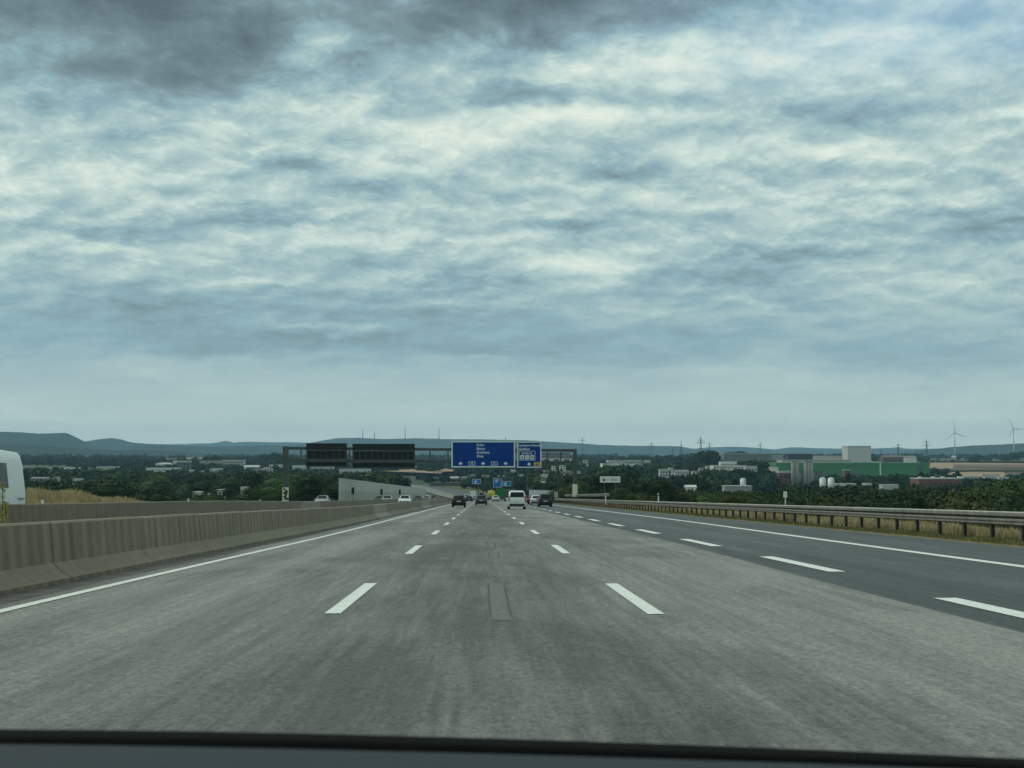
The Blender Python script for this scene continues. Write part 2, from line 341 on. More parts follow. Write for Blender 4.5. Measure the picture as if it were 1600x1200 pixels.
for Y in ys:
    for X in xs:
        X2 = X + (xr(Y) if Y < 1500 else xr(1500)) if abs(X) < 400 else X + (xr(Y) if Y < 1500 else xr(1500)) * max(0, 1 - (abs(X) - 400) / 400)
        mb.v.append((X2, Y, land(X2, Y)))
nx = len(xs)
for i in range(len(ys) - 1):
    for k in range(nx - 1): mb.f.append((i*nx+k, i*nx+k+1, (i+1)*nx+k+1, (i+1)*nx+k))
g = mb.build('ground', M['land'], smooth=True); tag(g, 'dry verge and patchwork farmland falling into the valley', kind='structure')
def ground_hit(px, py):          # where a sight line meets the land
    a = at(px, py, 1.0) - Vector((0, 0, EYE)); Y = 100.0
    while Y < 16000:
        p = Vector((0, 0, EYE)) + a * Y
        if p.z < land(p.x, p.y): return p
        Y *= 1.01
    return p
# ------------------------------------------------------------------ roads
def strip(x0, x1, Y0, Y1, dz=.0, step=8, x0f=None, fine=None):
    m = MB(); n = max(1, int((Y1 - Y0) / step)); 
    for i in range(n + 1):
        Y = Y0 + (Y1 - Y0) * i / n; c = xr(Y); a = x0f(Y) if x0f else x0
        m.v += [(a + c, Y, zr(Y) + dz), ((x1(Y) if callable(x1) else x1) + c, Y, zr(Y) + dz)]
    for i in range(n): m.f.append((2*i, 2*i+1, 2*i+3, 2*i+2))
    return m
seam_x = lambda Y: 5.42 + .28 * ss(15, 45, Y) + .8 * ss(120, 700, Y)
road = strip(-6.75, seam_x, -120, 1420).build('road', M['road']); tag(road, 'pale worn asphalt of the three through lanes', kind='structure')
road2 = strip(0, lambda Y: 14.4 + 20 * ss(330, 800, Y) * (1 - ss(800, 1500, Y)), -120, 1420, 0, x0f=seam_x).build('exit_lane', M['road_new']); tag(road2, 'darker asphalt of the exit lane and hard shoulder', kind='structure')
road3 = strip(-29.5, -12.9, -120, 1420).build('opposite_carriageway', M['road_opp']); tag(road3, 'asphalt of the oncoming carriageway', kind='structure')
m = MB()
for i in range(0, 140):          # grimy strip along the barrier foot with a ragged edge
    Y = -5 + i * 3.0; m.v += [(-6.9, Y, zr(Y) + .004), (-6.12 + .22 * noise.noise(Vector((Y * .23, 1, 1))), Y, zr(Y) + .004)]
for i in range(139): m.f.append((2*i, 2*i+1, 2*i+3, 2*i+2))
m.build('gutter', M['dirt'], road)
def solid(x0f, wd, parent, Y0=-5, Y1=1200, name='edge_line'):
    strip(0, lambda Y: x0f(Y) + wd, Y0, Y1, .008, 6, x0f=x0f).build(name, M['paint'], parent)
solid(lambda Y: -5.72 + .42 * ss(15, 60, Y) - .1, .17, road)
solid(lambda Y: 10.45 + .75 * ss(20, 95, Y) - .15 + 18 * ss(420, 900, Y), .30, road2)
solid(lambda Y: -15.1, .15, road3); solid(lambda Y: -27.0, .2, road3)
def dash(xc, Y0, L, wd, parent):
    m = MB(); c = xr(Y0); c2 = xr(Y0 + L)
    m.add([(xc-wd/2+c, Y0, zr(Y0)+.008), (xc+wd/2+c, Y0, zr(Y0)+.008), (xc+wd/2+c2, Y0+L, zr(Y0+L)+.008), (xc-wd/2+c2, Y0+L, zr(Y0+L)+.008)], [(0,1,2,3)])
    m.fixn = False; m.build('lane_dash', M['paint'], parent)
for k in range(-1, 48):
    dash(-1.74, 20.3 - 3 + 17.8 * k, 6, .19, road); dash(2.02, 20.1 - 3 + 18.2 * k, 6, .195, road)
    dash(-19.0, 10 + 18 * k, 6, .15, road3); dash(-22.9, 14 + 18 * k, 6, .15, road3)
for k in range(-2, 30): dash(6.42 - .22 * (k < 1), 19.7 - 6.7 + 13.6 * k, 6.7, .32, road2)
# repair strips in our lane
def patch(pts, mt, name, dz): 
    m = MB(); m.add([(x, Y, zr(Y) + dz) for x, Y in pts], [tuple(range(len(pts)))]); m.fixn = False; return m.build(name, mt, road)
for (xa, Y0, L, wd) in ((.22, 16.6, 6.6, .24), (.28, 33, 3.4, .24), (.27, 39.5, 5.2, .22), (.3, 53, 4, .26), (.3, 66, 8, .24)):
    for sgn in (-1, 1):
        patch([(xa+sgn*wd/2-.012-.012*(sgn>0), Y0+.4), (xa+sgn*wd/2+.012, Y0-.1), (xa+sgn*wd/2+.016, Y0+L), (xa+sgn*wd/2-.012, Y0+L-.3)], M['seam_dark'], 'bitumen_seam', .006)
    patch([(xa-wd/2, Y0-.2), (xa+wd/2, Y0-.24), (xa+wd/2+.03, Y0+.1), (xa+wd/2, Y0+L), (xa-wd/2, Y0+L+.1), (xa-wd/2-.02, Y0+.1)], M['seam'], 'repair_strip', .004)
m = MB()
for k in range(60):
    Y = 32 + k * 2.5; m.v += [(.24+.02*noise.noise(Vector((Y*.4,0,0))), Y, zr(Y)+.003), (.262+.02*noise.noise(Vector((Y*.4,0,0))), Y, zr(Y)+.003)]
for k in range(59): m.f.append((2*k,2*k+1,2*k+3,2*k+2))
m.build('joint_line', M['joint'], road)
# median floor between the barriers
tag(strip(-12.6, -7.0, -60, 700, -.02).build('median', M['dirt']), 'bare gravelly median between the concrete barriers', kind='structure')
# ------------------------------------------------------------------ concrete barriers
def bar_prof(xf, hb, wd=.55, foot=.3):   # front (road side, +x) at xf
    return [(xf, -.15), (xf, .07), (xf-.16, .15), (xf-.30, .30), (xf-.36, hb-.03), (xf-.39, hb), (xf-.55, hb), (xf-.58, hb-.03), (xf-.62, .30), (xf-.80, .1), (xf-.95, -.15)]
b1 = empty('concrete_barrier', (0, 0, 0)); tag(b1, 'streaked grey concrete barrier beside the left edge line, nearest the road', 'barrier')
def xb(Y): return -6.62 + .4 * ss(18, 70, Y)
def fx1(hh): return lambda Y: (xb(Y), zr(Y))
Y = -6.0; i = 0
while Y < 640:
    L = 6.0 if Y < 88 else 12.0; hb = .96 - .10 * ss(20, 80, Y)
    mt = M['conc'] if Y < 87 else (M['conc_light'] if Y < 100 or 150 < Y < 185 else M['conc2'])
    pr = bar_prof(0, hb + (.02 if 87 < Y < 90 else 0))
    o = MB().ext(pr, Y + .02, Y + L - .02, lambda q: (xb(q) + xr(q), zr(q)), 2).build('barrier_segment', mt, b1); Y += L
b2 = empty('concrete_barrier', (0, 0, 0)); tag(b2, 'brown-grey concrete barrier on the far side of the median, beside the oncoming lanes', 'barrier')
Y = 6.0
while Y < 520:
    L = 6.0 if Y < 120 else 12.0; hb = 1.17 - .17 * ss(60, 110, Y)
    pr = [(x - 12.1, z) for x, z in bar_prof(0, hb)]
    MB().ext(pr, Y + .012, Y + L - .012, lambda q: (xr(q), zr(q)), 1).build('barrier_segment', M['conc2'] if not (100 < Y < 112) else M['conc_light'], b2); Y += L
# small reflectors on the far barrier
me = MB().box(-.03, .03, -.05, .05, 0, .10).mesh('reflector', M['white'])
for k, Y in enumerate((42.5, 63.5, 84, 120, 168)):
    hb = 1.17 - .17 * ss(60, 110, Y); place(me, 'reflector', b2, (-12.57, Y, zr(Y) + hb))
# ------------------------------------------------------------------ guardrails
def guardrail(name, label, X, Y0, Y1, sp, hh, post_from=0):
    root = empty(name, (0, 0, 0)); tag(root, label, 'guardrail')
    low = [(0, hh-.42), (-.04, hh-.41), (-.09, hh-.38), (-.09, hh-.345), (-.03, hh-.325), (-.03, hh-.30), (-.09, hh-.28), (-.09, hh-.235), (-.04, hh-.21), (0, hh-.21)]; gap_ = [(.02, hh-.209), (.02, hh-.151), (.05, hh-.151), (.05, hh-.209)]
    up = [(-.06, hh-.15), (-.09, hh-.12), (-.09, hh-.03), (-.07, hh-.005), (.16, hh-.005), (.18, hh-.03), (.18, hh-.12), (.16, hh-.15)]
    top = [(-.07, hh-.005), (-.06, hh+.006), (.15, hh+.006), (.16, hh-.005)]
    Y = Y0
    while Y < Y1 - .1:
        L = min(sp * 4, Y1 - Y)
        for nm, pr, mt in (('lower_beam', low, M['galv']), ('gap_shade', gap_, M['black']), ('upper_beam', up, M['galv']), ('beam_top', top, M['galv_lit_top'])):  # gap_ is a black strip standing in for the shade between the beams
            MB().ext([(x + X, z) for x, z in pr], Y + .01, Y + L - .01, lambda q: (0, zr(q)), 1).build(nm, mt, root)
        Y += L
    pm = MB().box(-.05, -.035, -.07, .07, -1.1, 0).box(.055, .07, -.07, .07, -1.1, 0).box(-.035, .055, -.012, .012, -1.1, 0)
    pm = pm.mesh('post', M['post'])
    Y = Y0 + .6; k = 0
    while Y < Y1: place(pm, 'post', root, (X + .06, Y, zr(Y) + hh - .14)); Y += sp; k += 1
    return root
guardrail('guardrail', 'long steel guardrail with box beam along the right shoulder', 16.5, 16.8, 335, 2.75, .87)
guardrail('guardrail', 'short second length of guardrail behind the main one, by the gantry foot', 18.6, 215, 330, 5, 1.75)
# ------------------------------------------------------------------ grass (stuff)
def grass(name, label, region, n, hh, mt, seed, wd=.02, parent=None):
    rnd = random.Random(seed); m = MB()
    for _ in range(n):
        x, Y = region(rnd); z = land(x, Y) - .03; h = hh * rnd.uniform(.45, 1.1) * (.75 + .5 * noise.noise(Vector((x * .5, Y * .2, seed))) ); a = rnd.uniform(0, math.pi)
        q = wd * (1 + Y / 50); dx, dy = math.cos(a) * q, math.sin(a) * q; lx, ly = rnd.gauss(0, .22) * h, rnd.gauss(0, .22) * h
        o = len(m.v); m.v += [(x-dx, Y-dy, z), (x+dx, Y+dy, z), (x+lx+dx*.4, Y+ly, z+h), (x+lx*.6-dx*.6, Y+ly*.6, z+h*.7)]; m.f.append((o, o+1, o+2, o+3))
    m.fixn = False; o = m.build(name, mt); tag(o, label, 'grass', kind='stuff'); return o
def reg_r(a, b): return lambda r: (a + (b - a) * r.random(), 30 * (11 ** r.random()))
grass('dry_grass', 'tall straw coloured grass behind the right guardrail', reg_r(16.9, 22), 42000, .50, M['drygrass'], 1)
grass('short_grass', 'low greenish grass at the edge of the right shoulder', reg_r(15.3, 17.2), 22000, .16, M['greengrass'], 2)
grass('bank_grass', 'dry golden grass on the bank beyond the oncoming lanes', lambda r: (-30.6 - 14 * r.random() ** 1.5, 70 + 110 * r.random()), 60000, .95, M['drygrass'], 3, .018)
grass('median_weeds', 'low weeds in the median between the barriers', lambda r: (-7.8 - 3.8 * r.random(), 12 + 120 * r.random()), 6000, .5, M['greengrass'], 4)
# ------------------------------------------------------------------ mullein plants in the median
def mullein(px, top, Y, h, label):
    p = at(px, top, Y); root = empty('mullein_plant', (p.x, Y, p.z - h)); tag(root, label, 'plant', 'yellow flowering weeds in the median')
    MB().tube([(0,0,0), (.02,0,h*.5), (0,0,h)], [.018,.014,.006], 6).build('stem', M['bark'], root)
    rnd = random.Random(int(px * 7)); m = MB(); 
    for k in range(420):
        z = h * (.45 + .55 * rnd.random()); r = .07 * (1.15 - z / h) + .02; a = rnd.uniform(0, 6.28); s = .022
        c = Vector((math.cos(a)*r, math.sin(a)*r, z)); m.add([c + Vector((rnd.uniform(-s,s), rnd.uniform(-s,s), rnd.uniform(-s,s))) for _ in range(3)], [(0,1,2)])
    m.fixn = False; m.build('flower_spike', M['flower'], root)
    m = MB()
    for k in range(60):
        a = rnd.uniform(0, 6.28); z = h * rnd.random() * .6; c = Vector((0,0,z)); d = Vector((math.cos(a), math.sin(a), .5)) * rnd.uniform(.1,.22); q = Vector((-math.sin(a), math.cos(a), 0)) * .03
        m.add([c, c + d*.5 + q, c + d, c + d*.5 - q], [(0,1,2,3)])
    m.fixn = False; m.build('leaf', M['greengrass'], root)
M['flower'] = mat('mullein_flower', (.34, .32, .05), .8, var=.3, vs=30)
mullein(9, 784, 24, 1.5, 'yellow-green flowering weed at the left photo edge, the lower of two')
mullein(4, 755, 25, 2.0, 'tall thin weed stalk at the left photo edge, the taller of two')
# ------------------------------------------------------------------ hills
def hill(name, pts, D, label, front=2600, mt='hill', rough=14, ext=(0, 0)):
    root = MB(); n = 150; x0, x1 = pts[0][0], pts[-1][0]; rows = [(-1.0, 0), (-.8, .12), (-.6, .3), (-.4, .52), (-.2, .8), (-.08, .95), (0, 1), (.2, .85), (.6, .4), (1.0, 0)]
    for (dy, fr) in rows:
        Y = D + dy * front
        for i in range(n + 1):
            px = x0 + (x1 - x0) * i / n; py = lerp_t(pts, px)
            crest = at(px, py, D); base = -40.0
            X = at(px, 715, Y).x if dy <= 0 else at(px, 715, D).x * (Y / D)
            h = crest.z - base
            z = base + h * fr
            j = noise.fractal(Vector((X * .0011, Y * .0011, D * .001)), 1, 2, 4) 
            z += j * rough * (1.6 if fr < .99 else .22) * (1 if 0 < fr else 0)
            if fr > .99: z += noise.noise(Vector((X * .02, Y, 1))) * D * .00022
            root.v.append((X, Y, z))
    for r in range(len(rows) - 1):
        for i in range(n): root.f.append((r*(n+1)+i, r*(n+1)+i+1, (r+1)*(n+1)+i+1, (r+1)*(n+1)+i))
    o = root.build(name, M[mt], smooth=True); tag(o, label, kind='structure'); return o
hill('hills', [(-260,672),(-60,674),(0,675),(30,675.5),(60,677.5),(90,676.5),(102,676),(110,679),(121,684),(133,690),(150,697),(200,706),(240,716)], 7600, 'long flat-topped blue hill at the far left')
hill('hills', [(100,697),(131,690),(150,686.5),(175,684),(190,686.5),(205,691),(240,693.5),(262,696),(330,704),(380,716)], 9600, 'rounded blue hill right of the flat-topped one')
hill('hills', [(-300,694),(0,697),(60,699),(120,701),(170,704),(260,706),(300,709),(350,716)], 5200, 'dark forested slope in front of the left hills', 1500)
hill('hills', [(200,697),(240,695),(300,698),(350,700),(380,699),(420,698),(500,700),(560,702),(640,710)], 8000, 'blue middle ridge left of the gantry', 2000)
hill('hills', [(180,696),(240,694),(330,693.5),(343,691.5),(352,689),(358,690.5),(368,693),(371,691),(400,690.5),(430,691.3),(450,690.8),(490,692),(560,696),(620,705)], 14500, 'palest far ridge with a small pointed hill', 2500, rough=8)
hill('hills', [(440,700),(490,690.5),(510,687),(525,684.3),(560,683.7),(600,685.5),(650,684.5),(700,686),(760,686.5),(800,688),(850,690),(900,692.3),(940,695.3),(1000,697),(1060,697.2),(1077,700),(1095,703),(1140,710)], 10500, 'long blue ridge behind the sign gantry')
hill('hills', [(1020,706),(1080,701.5),(1100,699.8),(1145,697.8),(1180,699.3),(1210,702.3),(1235,698.8),(1250,698.8),(1275,700.2),(1330,701.3),(1370,700.5),(1395,699.3),(1420,701),(1450,701),(1480,700.5),(1560,706)], 13000, 'pale far ridge at right behind the industrial halls', rough=8)
hill('hills', [(1340,712),(1410,707),(1440,703.5),(1480,699),(1520,695.7),(1560,694.3),(1600,692.5),(1700,690),(1900,690)], 7400, 'blue hill at the far right behind the wind turbines', 2000)
# ------------------------------------------------------------------ fields
FOFF = [.3]
def field(px0, px1, pyt0, pyt1, pyb0, pyb1, mt, label):
    FOFF[0] += .9
    m = MB(); n = 12
    for j in range(5):
        for i in range(n + 1):
            u = i / n; v = j / 4; px = px0 + (px1 - px0) * u
            py = (pyt0 + (pyt1 - pyt0) * u) * (1 - v) + (pyb0 + (pyb1 - pyb0) * u) * v
            p = ground_hit(px, py); m.v.append((p.x, p.y, land(p.x, p.y) + FOFF[0]))
    for j in range(4):
        for i in range(n): a = j*(n+1)+i; m.f.append((a, a+1, a+n+2, a+n+1))
    tag(m.build('field', M[mt]), label, kind='structure')
field(1452, 1720, 723.5, 726, 745, 752, 'field_tan', 'tan stubble field right of the green hall')
field(1490, 1720, 727.5, 728, 732.5, 734, 'field_brown', 'brown ploughed strip across the tan field')
field(1454, 1720, 735.5, 734.5, 739, 738, 'field_grey', 'narrow green strip across the tan field')
field(1440, 1720, 719, 718, 723.3, 724.5, 'field_grey', 'grey-green strip above the tan field')
field(520, 690, 729.5, 732, 739, 746, 'field_tan', 'tan field below the dark sign backs')
field(680, 740, 734, 738, 744, 744, 'field_tan', 'tan field under the blue sign')
field(232, 330, 719.5, 719, 722, 722, 'field_tan', 'thin tan strip above the left halls')
# ------------------------------------------------------------------ buildings (with visible rectangles reserved against trees)
RES = []
def frame_at(px0, px1, pyt, pyb, D, ang=0):
    a = at(px0, pyt, D); c = at(px1, pyb, D); return a.x, c.x, c.z, a.z
def win_grid(m, w, z0, z1, nx_, nz_, y=-.06, ww=.5, wh=.5):
    for i in range(nx_):
        for k in range(nz_):
            cx = -w/2 + w * (i + .5) / nx_; cz = z0 + (z1 - z0) * (k + .5) / nz_
            m.box(cx - w/nx_*ww/2, cx + w/nx_*ww/2, y, 0, cz - (z1-z0)/nz_*wh/2, cz + (z1-z0)/nz_*wh/2)
def building(name, px0, px1, pyt, pyb, D, label, cat, wall='wall_white', roof='tile', kind='flat', wins=None, depth=None, rot=0, group=None, foot=8):
    xa, xb_, zb, zt = frame_at(px0, px1, pyt, pyb, D); w = (xb_ - xa); dp = depth or max(8, min(w * .7, 30))
    RES.append((px0, px1, pyt, pyb, D))
    cx = (xa + xb_) / 2; gz = min(zb, land(cx, D)) - 1.5
    zb2 = zb
    root = empty(name, (cx, D, zb2), rot); tag(root, label, cat, group)
    H = zt - zb; wd = w * (1 if not rot else math.cos(rot))
    if kind == 'gable': eave = H * .55
    elif kind == 'hip': eave = H * .6
    else: eave = H * .88
    MB().box(-wd/2, wd/2, 0, dp, gz - zb2, eave).build('wall', M[wall], root)
    if kind == 'gable':     # ridge across the view
        m = MB(); o = wd/2 + .4; m.add([(-o, -.4, eave), (o, -.4, eave), (o, dp+.4, eave), (-o, dp+.4, eave), (-o, dp/2, H), (o, dp/2, H)], [(0,1,5,4), (2,3,4,5), (0,4,3), (1,2,5), (3,2,1,0)])
    elif kind == 'gable_end':
        m = MB(); o = wd/2 + .4; m.add([(-o, -.3, eave), (o, -.3, eave), (0, -.3, H), (-o, dp, eave), (o, dp, eave), (0, dp, H)], [(0,2,5,3), (1,4,5,2), (0,1,2), (3,5,4), (0,3,4,1)])
    elif kind == 'hip':
        m = MB(); o = wd/2 + .5; r = wd * .25; m.add([(-o,-.5,eave),(o,-.5,eave),(o,dp+.5,eave),(-o,dp+.5,eave),(-r,dp/2,H),(r,dp/2,H)], [(0,1,5,4),(1,2,5),(2,3,4,5),(3,0,4),(3,2,1,0)])
    else:
        m = MB(); m.box(-wd/2-.3, wd/2+.3, -.3, dp+.3, eave + .01, H)
    m.build('roof', M[roof], root)
    if wins:
        nx_, nz_, a0, a1 = wins; wm = None
        for i in range(nx_):
            for k in range(nz_):
                if wm is None: wm = MB().box(-wd/nx_*.28, wd/nx_*.28, -.08, .0, -eave*(a1-a0)/nz_*.3, eave*(a1-a0)/nz_*.3).mesh('window', M['window'])
                place(wm, 'window', root, (-wd/2 + wd*(i+.5)/nx_, -.01, eave*(a0 + (a1-a0)*(k+.5)/nz_)))
    return root
B = building
# right side industry
green = B('factory_hall', 1213, 1453, 723, 750, 1500, 'large green clad factory hall with a pale roof edge at right', 'factory', 'green_clad', 'green_clad', wins=None, depth=70)
x_of = lambda px, D: at(px, 715, D).x
gw = green.location.x
for pxj in range(1233, 1450, 20):      # cladding joints
    if 1236 < pxj < 1286: continue
    place(MB().box(-.12, .12, -.1, .0, 0, 13.5).mesh('cladding_joint', M['green_clad']), 'cladding_joint', green, (x_of(pxj, 1500) - gw, -.01, 2))
place(MB().box(-1.1, 1.1, -1.2, 0, 3, 15).box(-3.2,-1.2,-.6,0,5,13).mesh('ladder_bay', M['silo_dark']), 'ladder_bay', green, (x_of(1438, 1500) - gw, -.02, 0))
B('navy_box', 1231, 1270, 709, 718, 1620, 'dark navy rectangular rooftop block above the green hall', 'building', 'navy', 'navy', depth=20)
B('storage_hall', 1222, 1330, 718.3, 723, 1600, 'low pale hall behind the green hall under the navy block', 'hall', 'wall_beige', 'roof_pale', depth=30)
B('warehouse', 1324.5, 1361, 696.5, 714, 2600, 'tall beige windowless warehouse cube on the horizon at right', 'warehouse', 'roof_pale', 'wall_beige', depth=40)
B('warehouse', 1268, 1340, 712, 717, 2650, 'long low pale hall left of the tall beige warehouse', 'warehouse', 'roof_pale', 'wall_beige', depth=40)
B('distribution_hall', 1131, 1206, 708, 722, 2200, 'wide pale grey distribution hall behind dark trees', 'hall', 'tile_grey', 'wall_grey', depth=50)
B('distribution_hall', 1206, 1224, 711, 720, 2250, 'small grey annex right of the wide distribution hall', 'hall', 'wall_grey', 'roof_pale', depth=30)
B('office_block', 1126, 1151, 721, 729, 1250, 'white upper storey of an office complex among the trees', 'office', 'wall_white', 'roof_pale', wins=(8, 1, .3, .7))
B('office_block', 1115, 1166, 727, 733, 1240, 'long white office wing with a dark window band', 'office', 'wall_white', 'roof_pale', wins=(12, 1, .2, .7))
B('office_block', 1165, 1183, 728, 737, 1230, 'white office corner at the right end of the complex', 'office', 'wall_white', 'roof_pale', wins=(4, 1, .15, .65))
B('white_shed', 1204, 1216, 729.5, 732.5, 1300, 'small bright white shed left of the green hall', 'shed', 'wall_white', 'roof_pale')
B('brick_building', 1217, 1236, 736, 762, 1180, 'red brick works building with white framed bays left of the silos', 'factory', 'brick_red', 'roof_pale', wins=(3, 1, .62, .9))
def silo(px0, px1, pyt, pyb, D, label, mt='silo', n=3):
    xa, xb_, zb, zt = frame_at(px0, px1, pyt, pyb, D); RES.append((px0, px1, pyt, pyb, D)); w = xb_ - xa; r = w / (2 * n)
    root = empty('silo', ((xa+xb_)/2, D, zb)); tag(root, label, 'silo')
    for i in range(n): MB().tube([(-w/2 + r*(2*i+1), 0, -4), (-w/2 + r*(2*i+1), 0, zt-zb-1)], r * 1.02, 14).build('silo_cell', M[mt], root, True)
    MB().box(-w/2, w/2, -r*.8, r*.8, zt-zb-.99, zt-zb).build('silo_head', M[mt], root)
silo(1236, 1248, 720, 757, 1170, 'left pale concrete silo in front of the green hall', n=2)
silo(1256, 1270.5, 720, 763, 1165, 'right pale concrete silo in front of the green hall', n=3)
silo(1248, 1256, 736, 762, 1175, 'low dark annex between the two pale silos', 'silo_dark', 1)
silo(1270.7, 1287, 736, 760, 1172, 'low dark ribbed annex right of the silos', 'silo_dark', 4)
def tank(px0, px1, pyt, pyb, D, label):
    xa, xb_, zb, zt = frame_at(px0, px1, pyt, pyb, D); RES.append((px0, px1, pyt, pyb, D)); r = (xb_-xa)/2; h = zt-zb
    root = empty('storage_tank', ((xa+xb_)/2, D, zb)); tag(root, label, 'tank', 'white storage tanks among the trees')
    MB().tube([(0,0,-3),(0,0,h-r*.5)], r, 18).build('tank_shell', M['tank'], root, True)
    MB().tube([(0,0,h-r*.5+.002),(0,0,h-r*.25),(0,0,h-r*.08),(0,0,h)], [r, r*.9, r*.6, r*.1], 18).build('dome', M['tank'], root, True)
    MB().tube([(r*.5,-r*1.05,-2),(r*.5,-r*1.05,h-r*.4)], .12, 5).build('ladder', M['silo_dark'], root)
tank(1156.5, 1165.5, 747, 760, 900, 'single white domed storage tank left of the silos')
tank(1280.5, 1290.5, 746, 762, 900, 'left of two white domed tanks right of the silos')
tank(1293.5, 1303.5, 746, 762, 905, 'right of two white domed tanks right of the silos')
B('flat_building', 1133, 1175, 759, 768, 800, 'pale flat roofed building under the single white tank', 'building', 'wall_grey', 'roof_pale')
B('flat_building', 1302, 1338, 755.5, 758.5, 950, 'thin white roof right of the twin tanks', 'building', 'wall_white', 'roof_pale')
B('flat_building', 1352, 1362, 755, 759, 950, 'small white roof below the green hall', 'building', 'wall_white', 'roof_pale')
B('flat_building', 1379, 1404, 757, 764, 900, 'low pale building below the white pipe', 'building', 'roof_pale', 'roof_pale')
B('blue_roof_shed', 1325, 1346, 740, 747, 1300, 'blue-grey roofed shed against the green hall', 'shed', 'silo_dark', 'silo_dark')
B('red_shed', 1320, 1329, 734, 743, 1250, 'small red and white works tower against the green hall', 'shed', 'brick_red', 'roof_pale', wins=(2, 2, .2, .9))
low = B('brick_hall', 1436, 1503, 747, 761, 1050, 'low red-brown hall with white roof vents right of the green hall', 'hall', 'brick_red', 'roof_pale', wins=(9, 1, .2, .6))
for pxv in (1438, 1459, 1474, 1499, 1505): place(MB().box(-1.1, 1.1, 0, 2, 0, 1.2).mesh('roof_vent', M['tank']), 'roof_vent', low, (x_of(pxv, 1050) - low.location.x, 1, at(0, 747, 1050).z - at(0, 761, 1050).z + .02))
pp = at(1375.5, 722, 1350); pb = at(1375.5, 752, 1350)
o = MB().tube([(0,0,-3),(0,0,pp.z-pb.z)], [.7,.55], 10).build('chimney_pipe', M['turbine']); o.location = (pp.x, 1350, pb.z); tag(o, 'thin white vertical pipe in front of the green hall', 'chimney')
RES.append((1373, 1378, 722, 752, 1350))
